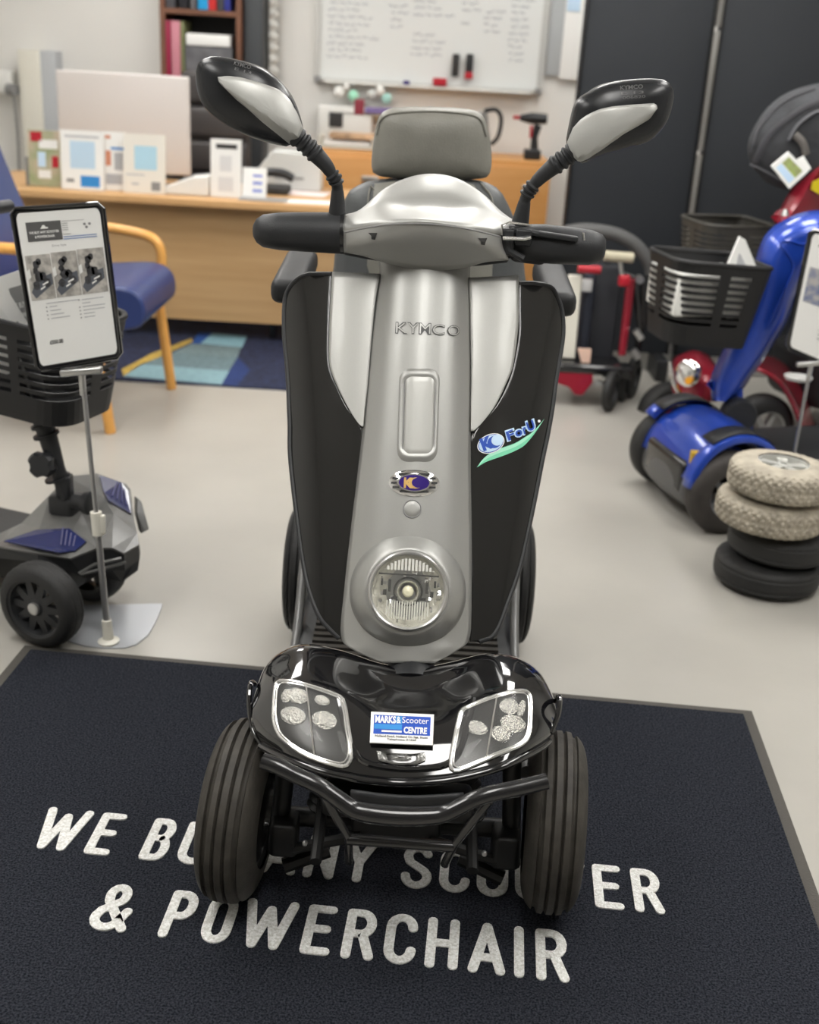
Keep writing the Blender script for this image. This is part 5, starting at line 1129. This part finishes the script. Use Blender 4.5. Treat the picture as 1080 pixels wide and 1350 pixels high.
# tiller: hinge, knobs, column
def hy(px_, py_, y=2.80): return yw(px_, py_, y)
k = MB(); k.lathe([(0, .05), (.012, .048), (.014, .03), (.05, .028), (.05, .0005)], AX((-.1, 0, 1), hy(86, 680, 2.84)), 24); k.build('hinge_base', black_plastic, t)
k = MB(); k.box(hy(88, 664, 2.82), (.075, .07, .055), rotz(-18), .01); k.box(hy(85, 640), (.04, .04, .06), None, .006); k.build('hinge_block', black_plastic, t)
k = MB(); k.lathe([(0, .02), (.03, .02), (.032, .028), (.05, .03), (.055, .022), (.055, .0005)], AX((1, -.25, 0), hy(97, 660, 2.78)), 20, mod=lambda i, j: .003 * (j % 2) if i == 3 else 0); k.build('locking_knob', black_plastic, t)
k = MB(); k.lathe([(-.02, .0005), (-.02, .030), (-.012, .036), (.012, .036), (.02, .030), (.02, .0005)], AX((-.1, -1, .1), hy(56, 612, 2.77)), 24, mod=lambda i, j: -.006 * (1 if (j % 6) < 2 else 0) if 0 < i < 5 else 0); k.build('adjuster_knob', black_plastic, t)
k = MB(); k.tube([hy(88, 655), hy(76, 618), hy(66, 585), hy(57, 555), hy(20, 420)], [.022, .020, .024, .026, .024], 12); k.build('tiller_column', black_plastic, t, edge=50)
for x, y in ((52, 560), (55, 573), (70, 630)): MB().lathe([(-.004, .0005), (-.004, .034), (.004, .034), (.004, .0005)], AX((-.3, 0, 1), hy(x + 6, y)), 16).build('column_collar', black_plastic, t)
bx = Matrix.Translation(hy(64, 392, 2.86)) @ Matrix.Rotation(math.radians(-20), 4, 'Z') @ Matrix.Rotation(math.radians(4), 4, 'Y') @ Matrix.Rotation(math.radians(0), 4, 'X')
basket(t, bx @ Matrix.Translation((.01, 0, -.04)), .30, .30, .24, .25, .25, basket_m, 7)
k = MB(); k.tube([hy(12, 400, 2.8), hy(30, 480, 2.78), hy(50, 545, 2.78)], .006, 6); k.build('basket_stay', steel, t)
k = MB(); k.box(bx @ Vector((-.36, .05, .12)), (.10, .34, .07), rotz(-18), .03); k.tube([bx @ Vector((-.36, -.20, .14)), bx @ Vector((-.36, .30, .14))], .018, 12); k.tube([bx @ Vector((-.36, .05, .12)), hy(20, 420)], .022, 10); k.build('handlebar', black_plastic, t)
# flyer lying in the basket
q = quad_fn(yw(-22, 372, 2.74), yw(26, 356, 2.78), yw(46, 440, 2.80), yw(-12, 450, 2.76))
fl_t = thing('flyer_sheet', 'white flyer with a dark logo block standing in the left basket', 'flyer', q(.5, 1))
k = MB(); k.prism([q(0, 0), q(1, 0), q(1, 1.6), q(0, 1.6)], (0, .003, 0)); k.build('sheet', paper, fl_t, smooth=False)
k = MB(); quad_rect(k, q, .56, .22, 1.0, .80, (0, -.001, 0)); k.build('logo_block', ink_grey, fl_t, smooth=False)
k = MB(); text_map(k, 'WE BUY', lambda u, v: q(.62 + .34 * u, .56 - .09 * v) + Vector((0, -.002, 0)), .03); text_map(k, '& POWE', lambda u, v: q(.62 + .34 * u, .72 - .09 * v) + Vector((0, -.002, 0)), .03); k.build('logo_lettering', paper, fl_t, smooth=False)
# ================================================================== BLUE SCOOTER, RIGHT
blue_p = mat('blue_paint', (.015, .06, .42), metal=.2, rough=.28, coat=.7)
O = Vector((1.005, 3.83, 0)); t = thing('mobility_scooter', 'bright blue mobility scooter with a black front basket behind the tyre stack', 'mobility scooter', O)
yb = math.radians(194); MBm = Matrix.Translation(O) @ Matrix.Rotation(yb, 4, 'Z')     # local x points to its front
bxf = lambda x, y, z: MBm @ Vector((x, y, z)); axb = MBm.to_3x3() @ Vector((0, 1, 0))
for s_ in (-1, 1):
    wheel(t, bxf(.0, s_ * .235, .145), axb * s_, .145, .095, rubber_dark if s_ < 0 else mat('tyre_blue_scooter', (.045, .04, .037), rough=.65, noise=.15, nscale=30), mat('alloy_dark', (.22, .23, .25), metal=.7, rough=.35), spokes=5, groove=(), names=('front_tyre', 'front_rim'), inner=.56, dish=.30)
    # mudguard arch
    k = MB(); G = []; a0, a1 = (4, 150) if s_ > 0 else (42, 150)
    for i in range(17):
        a = math.radians(a0 + (a1 - a0) * i / 16); row = []
        for v, dr in ((-.5, -.03), (-.35, -.004), (0, .004), (.35, -.002), (.5, -.02)):
            r_ = .198 + dr; row.append(bxf(-.03 + r_ * math.cos(a) * .92, s_ * .222 + v * .075, .152 + r_ * math.sin(a) * .98))
        G.append(row)
    k.grid(G); k.build('mudguard', blue_p, t, solid=.008)
    k = MB(); G = []
    for i in range(9):
        a = math.radians(55 + 75 * i / 8); G.append([bxf(-.03 + .206 * math.cos(a) * .92, s_ * .195 + v * .085, .152 + .204 * math.sin(a) * .98) for v in (-.5, 0, .5)])
    k.grid(G); k.build('mudguard_grip', soft_black, t, solid=.004)
k = MB(); G = []
for x, z in ((-.20, .27), (-.10, .335), (-.02, .34), (.05, .31), (.10, .25), (.125, .18)):
    G.append([bxf(x, y, z - .02 * (abs(y) / .2) ** 2) for y in (-.19, -.10, 0, .10, .19)])
k.grid(patch(G, 3, 3)); k.build('front_hood', blue_p, t, solid=.01)
k = MB(); G = []
for x, z in ((.125, .19), (.135, .15), (.135, .10), (.12, .07)): G.append([bxf(x - .02 * (abs(y) / .19) ** 2, y, z) for y in (-.19, -.1, 0, .1, .18)])
k.grid(patch(G, 3, 3)); k.build('front_valance', mat('valance_grey', (.10, .10, .10), rough=.4), t, solid=.012)
k = MB(); k.box(bxf(-.02, 0, .16), (.30, .30, .12), rotz(14), .02); k.build('chassis', black_metal, t)
k = MB(); k.box(bxf(-.02, -.30, .20), (.05, .02, .05), None, .004); k.box(bxf(.09, .16, .24), (.04, .03, .05), None, .004); k.build('yellow_bracket', mat('yellow_pl', (.6, .38, .03), rough=.4), t)
# tiller
YT = 3.92
LE = [(1095, 276), (1062, 279), (1034, 290), (1012, 306), (1000, 330), (992, 365), (982, 400), (966, 440), (948, 472), (937, 500), (938, 528)]
RE = [(1110, 350), (1092, 345), (1074, 350), (1058, 372), (1048, 396), (1038, 424), (1024, 448), (1006, 476), (990, 498), (978, 516), (962, 530)]
G = [[V3(yw(l[0], l[1], YT + .05)), V3(yw(l[0] * .75 + r_[0] * .25, l[1] * .75 + r_[1] * .25, YT - .035)), V3(yw(l[0] * .45 + r_[0] * .55, l[1] * .45 + r_[1] * .55, YT - .05)), V3(yw(l[0] * .15 + r_[0] * .85, l[1] * .15 + r_[1] * .85, YT - .04)), V3(yw(r_[0], r_[1], YT + .04))] for l, r_ in zip(LE, RE)]
k = MB().grid(patch(G, 3, 3)); tl_ = k.build('tiller_cowl', blue_p, t, solid=.10, offset=-1, edge=60)
bvt = bvh_of(patch(G, 3, 3))
k = MB(); k.tube([drape(bvt, *p, .003) for p in crom([(1086, 318), (1058, 322), (1042, 318), (1030, 322), (1046, 350), (1030, 392), (1012, 430)], 4)], .004, 6); k.build('cowl_crease', blue_p, t)
k = MB(); k.lathe([(-.05, .0005), (-.05, .045), (-.02, .058), (.05, .058), (.06, .05), (.06, .0005)], AX((0, -1, .1), yw(972, 545, 3.90)), 28); k.build('tiller_hinge', soft_black, t)
k = MB(); k.tube([yw(970, 545, 3.95), yw(950, 600, 3.95)], .034, 14); k.tube([yw(985, 545, 3.98), yw(975, 610, 3.98)], .03, 12); k.build('tiller_bellows', blue_p, t)
k = MB(); k.tube([yw(1035, 284, 3.93), yw(1036, 276, 3.93)], [.014, .008], 10); k.build('key_knob', steel, t)
bm_ = Matrix.Translation(yw(934, 340, 3.86)) @ Matrix.Rotation(math.radians(192), 4, 'Z') @ Matrix.Rotation(math.radians(-3), 4, 'Y')
basket(t, bm_, .33, .30, .27, .25, .27, basket_m, 8)
k = MB(); k.box(bxf(-.55, 0, .20), (.75, .42, .06), rotz(18), .02); k.build('deck', black_plastic, t)
k = MB(); k.box(bxf(-.98, 0, .38), (.35, .44, .26), rotz(18), .08); k.build('rear_body', blue_p, t)
# folded notice in the basket
q = quad_fn(yw(977, 313, 3.84), yw(984, 316, 3.84), yw(1002, 362, 3.84), yw(948, 368, 3.84))
tp_ = thing('folded_leaflet', 'white folded leaflet peak sticking out of the blue scooter basket', 'leaflet', yw(975, 365, 3.84))
k = MB(); k.prism([yw(976, 312, 3.80), yw(983, 316, 3.80), yw(1000, 358, 3.79), yw(990, 420, 3.78), yw(958, 420, 3.78), yw(955, 362, 3.79)], (0, .02, 0)); k.build('front_leaf', paper, tp_, smooth=False)
k = MB(); k.prism([yw(975, 332, 3.797), yw(983, 345, 3.797), yw(986, 360, 3.787), yw(968, 362, 3.787)], (0, .001, 0)); k.build('grey_print', ink_soft, tp_, smooth=False)
c = bm_ @ Vector((.01, 0, -.105)); tag(MB().box(c, (.27, .25, .14), Matrix.Rotation(math.radians(12), 3, 'Z'), .01).build('white_carton', white_pl), 'white carton inside the blue scooter basket, seen through its slots', 'carton')
# ================================================================== RED SCOOTER BEHIND THE BLUE ONE
red_p = mat('red_paint', (.30, .012, .03), metal=.2, rough=.28, coat=.7)
O = Vector((1.35, 4.75, 0)); t = thing('mobility_scooter', 'dark red mobility scooter with chrome bars behind the blue scooter', 'mobility scooter', O)
k_ = lambda x, y, z=4.62: yw(x, y, z)
wheel(t, k_(1000, 566, 4.45), Vector((.35, -1, 0)), .150, .11, rubber_dark, alum, spokes=6, groove=(), names=('front_tyre', 'front_rim'), inner=.6, dish=.3)
wheel(t, k_(880, 545, 5.05), Vector((-.35, 1, 0)), .150, .11, rubber_dark, alum, spokes=6, groove=(), names=('front_tyre', 'front_rim'), inner=.6, dish=.3)
G = [[V3(k_(*p)) for p in r] for r in ([(884, 500, 4.9), (888, 474, 4.85), (915, 462, 4.8), (935, 468, 4.8)], [(886, 515, 4.78), (900, 500, 4.66), (925, 495, 4.62), (950, 495, 4.62)], [(892, 540, 4.75), (905, 535, 4.62), (925, 530, 4.58), (945, 530, 4.6)])]
MB().grid(patch(G, 4, 4)).build('front_fender', red_p, t, solid=.01)
G = []
for L_ in ([(968, 482, 4.5), (968, 470, 4.7), (968, 462, 4.9)], [(1000, 486, 4.42), (1002, 474, 4.65), (1005, 466, 4.9)], [(1030, 505, 4.40), (1034, 490, 4.65), (1036, 480, 4.9)], [(1052, 545, 4.40), (1060, 525, 4.65), (1062, 515, 4.9)], [(1068, 600, 4.42), (1078, 590, 4.65), (1080, 580, 4.9)]): G.append([V3(k_(*p)) for p in L_])
MB().grid(patch(G, 4, 4)).build('side_mudguard', red_p, t, solid=.012)
hl_ = MB().lathe([(-.04, .0005), (-.03, .05), (0, .056), (.006, .050), (.012, .03), (.014, .0005)], AX((-.8, -1, .2), k_(907, 492, 4.58)), 24).build('headlamp', chrome, t)
MB().lathe([(0, .0005), (.0, .016), (.018, .016), (.02, .0005)], AX((-.8, -1, .2), k_(910, 502, 4.55)), 16).build('amber_indicator', mat('amber', (.8, .35, .02), rough=.3), hl_)
MB().tube(crom([k_(884, 478, 4.6), k_(887, 500, 4.56), k_(898, 522, 4.52), k_(912, 532, 4.50), k_(930, 533, 4.52)], 4), .009, 8).build('chrome_bar', chrome, t)
MB().tube([k_(905, 525, 4.5), k_(890, 545, 4.5)], .010, 8).build('chrome_bar', chrome, t)
MB().tube([k_(912, 540, 4.5), k_(905, 536, 4.5)], .022, 10).build('fog_lamp', steel, t)
k = MB(); G = [[V3(k_(*p)) for p in r] for r in ([(1020, 292, 4.5), (1030, 300, 4.42), (1048, 300, 4.5)], [(1040, 255, 4.5), (1052, 270, 4.42), (1080, 290, 4.5)], [(1064, 222, 4.5), (1078, 228, 4.42), (1110, 250, 4.5)], [(1090, 205, 4.5), (1100, 210, 4.42), (1130, 230, 4.5)])]
k.grid(patch(G, 4, 4)); k.build('tiller_cowl', red_p, t, solid=.08)
k = MB(); k.prism([k_(1072, 240, 4.40), k_(1090, 232, 4.40), k_(1090, 262, 4.40), k_(1070, 250, 4.40)], (0, .01, 0)); k.build('warning_label', mat('yellow_label', (.75, .6, .02), rough=.4), t)
k = MB(); k.tube([k_(1050, 300, 4.6), k_(990, 440, 4.6), k_(975, 500, 4.65)], [.06, .05, .04], 14); k.build('tiller_column', black_plastic, t)
k = MB(); k.box((1.98, 4.98, .26), (.75, .40, .26), rotz(18), .06); k.build('body', soft_black, t)
bm2 = Matrix.Translation(k_(960, 292, 4.70)) @ Matrix.Rotation(math.radians(192), 4, 'Z')
basket(t, bm2, .30, .32, .25, .27, .26, mat('basket_brown', (.045, .042, .036), rough=.5), 9)
k = MB(); k.lathe([(0, .0005), (0, .05), (.012, .055), (.014, .0005)], Matrix.Translation(k_(1052, 500, 4.4)), 20); k.build('cup_holder', white_pl, t)
k = MB(); k.box((1.75, 4.85, .72), (.42, .40, .12), rotz(18), .04); k.box((1.95, 4.95, .95), (.10, .40, .55), rotz(18), .04); k.tube([(1.75, 4.85, .38), (1.75, 4.85, .68)], .04, 12); k.build('seat', lea_dark, t)
# backpack hanging on the red scooter
cp = k_(1050, 175, 4.62); t = thing('backpack', 'grey and black backpack hung high at the right edge', 'backpack', cp - Vector((0, 0, .25)))
out = [(990, 215), (986, 190), (996, 165), (1012, 142), (1035, 124), (1065, 113), (1100, 108), (1150, 115), (1165, 180), (1150, 250), (1090, 262), (1035, 250), (1008, 238)]
P = resample(smooth_loop(out, 4), 48); cc = sum(P) / len(P); k = MB(); vs = []; K = 8; n = 48
for i in range(K):
    s = math.cos(i / K * PI / 2); vs += [k_(*(cc + (p - cc) * s), 4.56 - .15 * math.sqrt(1 - s * s)) for p in P]
vs.append(k_(*cc, 4.41)); fs = [(i * n + j, i * n + (j + 1) % n, (i + 1) * n + (j + 1) % n, (i + 1) * n + j) for i in range(K - 1) for j in range(n)] + [((K - 1) * n + j, (K - 1) * n + (j + 1) % n, K * n) for j in range(n)]
k.add(vs, fs); o0 = len(k.v); k.add([k_(*p, 4.66) for p in P], []); k.f += [(j, (j + 1) % n, o0 + (j + 1) % n, o0 + j) for j in range(n)] + [tuple(o0 + j for j in range(n))]; k.mi = [0] * len(k.f)
Fb = BVHTree.FromPolygons([Vector(v) for v in vs], fs); k.build('bag_body', mat('bag_fabric', (.045, .047, .052), rough=.8, bump=.3, bscale=80, noise=.3, nscale=9), t)
for L_, r_ in (([(998, 212), (1015, 180), (1040, 158), (1060, 145), (1085, 135)], .018), ([(1040, 185), (1052, 165), (1072, 150), (1090, 145)], .013), ([(992, 200), (1004, 168), (1035, 135), (1075, 118)], .008), ([(992, 216), (1012, 226), (1030, 236)], .010)):
    MB().tube([drape(Fb, *p, .004) for p in crom(L_, 4)], r_, 8, flat=.4).build('strap', mat('strap_grey', (.10, .10, .11), rough=.7), t)
k = MB(); k.tube([drape(Fb, *p, .015) for p in crom([(1048, 178), (1058, 188), (1062, 202)], 3)], .014, 8); k.build('buckle', mat('buckle_grey', (.14, .13, .12), rough=.4), t)
q = quad_fn(k_(1017, 219, 4.36), k_(1040, 200, 4.36), k_(1066, 226, 4.34), k_(1041, 249, 4.34))
t2 = thing('price_tag', 'white swing tag with a green and blue picture hanging from the backpack', 'tag', q(.5, 1))
k = MB(); k.prism([q(0, 0), q(1, 0), q(1, 1), q(0, 1)], (0, .012, 0)); k.build('card', paper, t2, smooth=False)
k = MB(); quad_rect(k, q, .45, .15, .85, .85, (0, -.001, 0)); k.build('green_picture', mat('tag_green', (.35, .45, .12), rough=.5, col2=(.25, .22, .15), nscale=30), t2, smooth=False)
k = MB(); quad_rect(k, q, .12, .15, .42, .85, (0, -.001, 0)); k.build('blue_picture', pale_blue, t2, smooth=False)
k = MB(); k.prism([k_(1052, 210, 4.37), k_(1060, 206, 4.37), k_(1070, 222, 4.36), k_(1060, 230, 4.36)], (0, .012, 0)); k.build('second_card', paper, t2, smooth=False)
# ================================================================== FOLDED RED SCOOTER BY THE DIVIDER
O = Vector((.75, 5.15, 0)); t = thing('folding_scooter', 'folded red and black travel scooter standing against the dark divider', 'folding scooter', O)
f_ = lambda x, y, z=5.15: yw(x, y, z)
def fwheel(x, y, yy, R, nm='caster_wheel'):
    c = f_(x, y, yy); c.z = R
    wheel(t, c, Vector((1, -.45, 0)), R, .045, rubber_dark, black_plastic, spokes=6, groove=(), names=(nm, 'wheel_rim'), inner=.6, dish=.2, nn=36)
fwheel(805, 520, 4.98, .092); fwheel(834, 500, 5.22, .098); fwheel(822, 508, 5.15, .08)
k = MB(); k.prism([f_(732, 488, 5.02), f_(782, 487, 5.02), f_(782, 505, 5.0), f_(774, 515, 5.0), f_(768, 522, 5.0), f_(758, 521, 5.0), f_(750, 511, 5.0), f_(733, 505, 5.0)], (0, .06, 0)); k.build('base_cover', red_p, t, bevel=.006)
k = MB(); k.box(f_(770, 480, 5.12), (.34, .22, .05), None, .02); k.box(f_(812, 488, 5.10), (.14, .12, .05), None, .01); k.build('base_frame', black_metal, t)
k = MB(); k.box((f_(790, 410, 5.25).x, 5.25, .40), (.16, .14, .44), None, .02); k.build('folded_seat', mat('seat_cloth', (.025, .027, .033), rough=.7), t)
k = MB(); k.box((f_(770, 420, 5.22).x, 5.18, .38), (.05, .10, .40), None, .02); k.build('seat_fold', mat('seat_cloth_blue', (.018, .022, .035), rough=.7), t)
k = MB(); k.prism([f_(750, 363, 5.1), f_(768, 364, 5.1), f_(758, 473, 5.08), f_(741, 472, 5.08)], (0, .03, 0)); k.build('cream_column', cream_pl, t, bevel=.004)
k = MB(); k.box(f_(774, 376, 5.09), (.045, .03, .055), None, .006); k.build('battery_label', mat('label_pale', (.5, .5, .5), rough=.5), t)
k = MB(); k.tube(crom([f_(745, 306, 5.2), f_(775, 303, 5.2), f_(812, 309, 5.2), f_(838, 323, 5.2), f_(855, 345, 5.2), f_(859, 360, 5.2)], 5), .030, 12); k.build('padded_handle', mat('pad_grey', (.10, .10, .10), rough=.6), t)
k = MB(); k.tube([f_(797, 337, 5.08), f_(835, 340, 5.08)], .0225, 12); k.build('beige_grip', mat('grip_beige', (.50, .46, .34), rough=.6), t)
k = MB(); k.tube([f_(832, 368, 5.14), f_(826, 420, 5.14), f_(820, 468, 5.12)], [.022, .02, .018], 10); k.build('red_strut', red_p, t)
k = MB(); k.box(f_(823, 370, 5.08), (.05, .04, .05), None, .01); k.build('red_clip', red_m, t)
k = MB(); k.tube([f_(836, 375, 5.2), f_(845, 430, 5.2), f_(838, 480, 5.2)], .016, 8); k.tube([f_(797, 349, 5.2), f_(845, 370, 5.2), f_(880, 353, 5.2)], .013, 8); k.tube([f_(849, 365, 5.2), f_(850, 430, 5.2)], .02, 10); k.build('frame_tube', black_metal, t)
k = MB(); k.tube([f_(818, 345, 5.08), f_(820, 362, 5.08)], .01, 8); k.build('steel_rod', steel, t); k = MB(); k.lathe([(-.02, .0005), (-.02, .018), (.02, .018), (.02, .0005)], AX((0, -1, 0), f_(843, 368, 5.12)), 14); k.build('steel_joint', steel, t)
k = MB(); k.tube([f_(838, 435, 5.12), f_(846, 447, 5.12)], .016, 8); k.build('fork_joint', steel, t); k = MB(); k.tube([f_(834, 462, 5.12), f_(842, 472, 5.12)], .02, 8); k.build('fork_joint', steel, t)
k = MB(); k.lathe([(-.05, .0005), (-.05, .018), (.05, .018), (.05, .0005)], AX((1, 0, .0), f_(777, 355, 5.08)), 12); k.build('red_knob', red_m, t); k = MB(); k.lathe([(-.03, .0005), (-.03, .025), (.03, .025), (.03, .0005)], AX((0, 1, .0), f_(714, 356, 5.08)), 12); k.build('red_knob', red_m, t)
k = MB(); k.prism([f_(762, 460, 5.06), f_(780, 461, 5.06), f_(778, 478, 5.05), f_(767, 479, 5.05)], (0, .02, 0)); k.build('pale_tag', mat('tag_peach', (.65, .45, .36), rough=.5), t)
k = MB(); k.tube([f_(785, 505, 5.05), f_(800, 508, 5.05)], .016, 8); k.build('axle', steel, t)
# ================================================================== CAMERA, VIEW
cam = bpy.data.cameras.new('camera'); co = bpy.data.objects.new('camera', cam); COL.objects.link(co)
cam.sensor_fit = 'HORIZONTAL'; cam.sensor_width = 36; cam.lens = 50.0; cam.clip_start = .05; cam.clip_end = 60
B = -FW
co.matrix_world = Matrix(((RT[0], UP[0], B[0], CAM[0]), (RT[1], UP[1], B[1], CAM[1]), (RT[2], UP[2], B[2], CAM[2]), (0, 0, 0, 1)))
cam.dof.use_dof = True; cam.dof.focus_distance = 2.0; cam.dof.aperture_fstop = 4.2
SC.camera = co
w = bpy.data.worlds.new('world'); SC.world = w; w.use_nodes = True
w.node_tree.nodes['Background'].inputs['Color'].default_value = (.9, .92, 1, 1); w.node_tree.nodes['Background'].inputs['Strength'].default_value = .15
SC.view_settings.view_transform = 'Standard'; SC.view_settings.look = 'None'; SC.view_settings.gamma = 1; SC.view_settings.use_curve_mapping = False
SC.view_settings.exposure = 0.0
try:
    SC.cycles.use_denoising = True
    SC.cycles.max_bounces = 8; SC.cycles.sample_clamp_indirect = 6
except Exception: pass
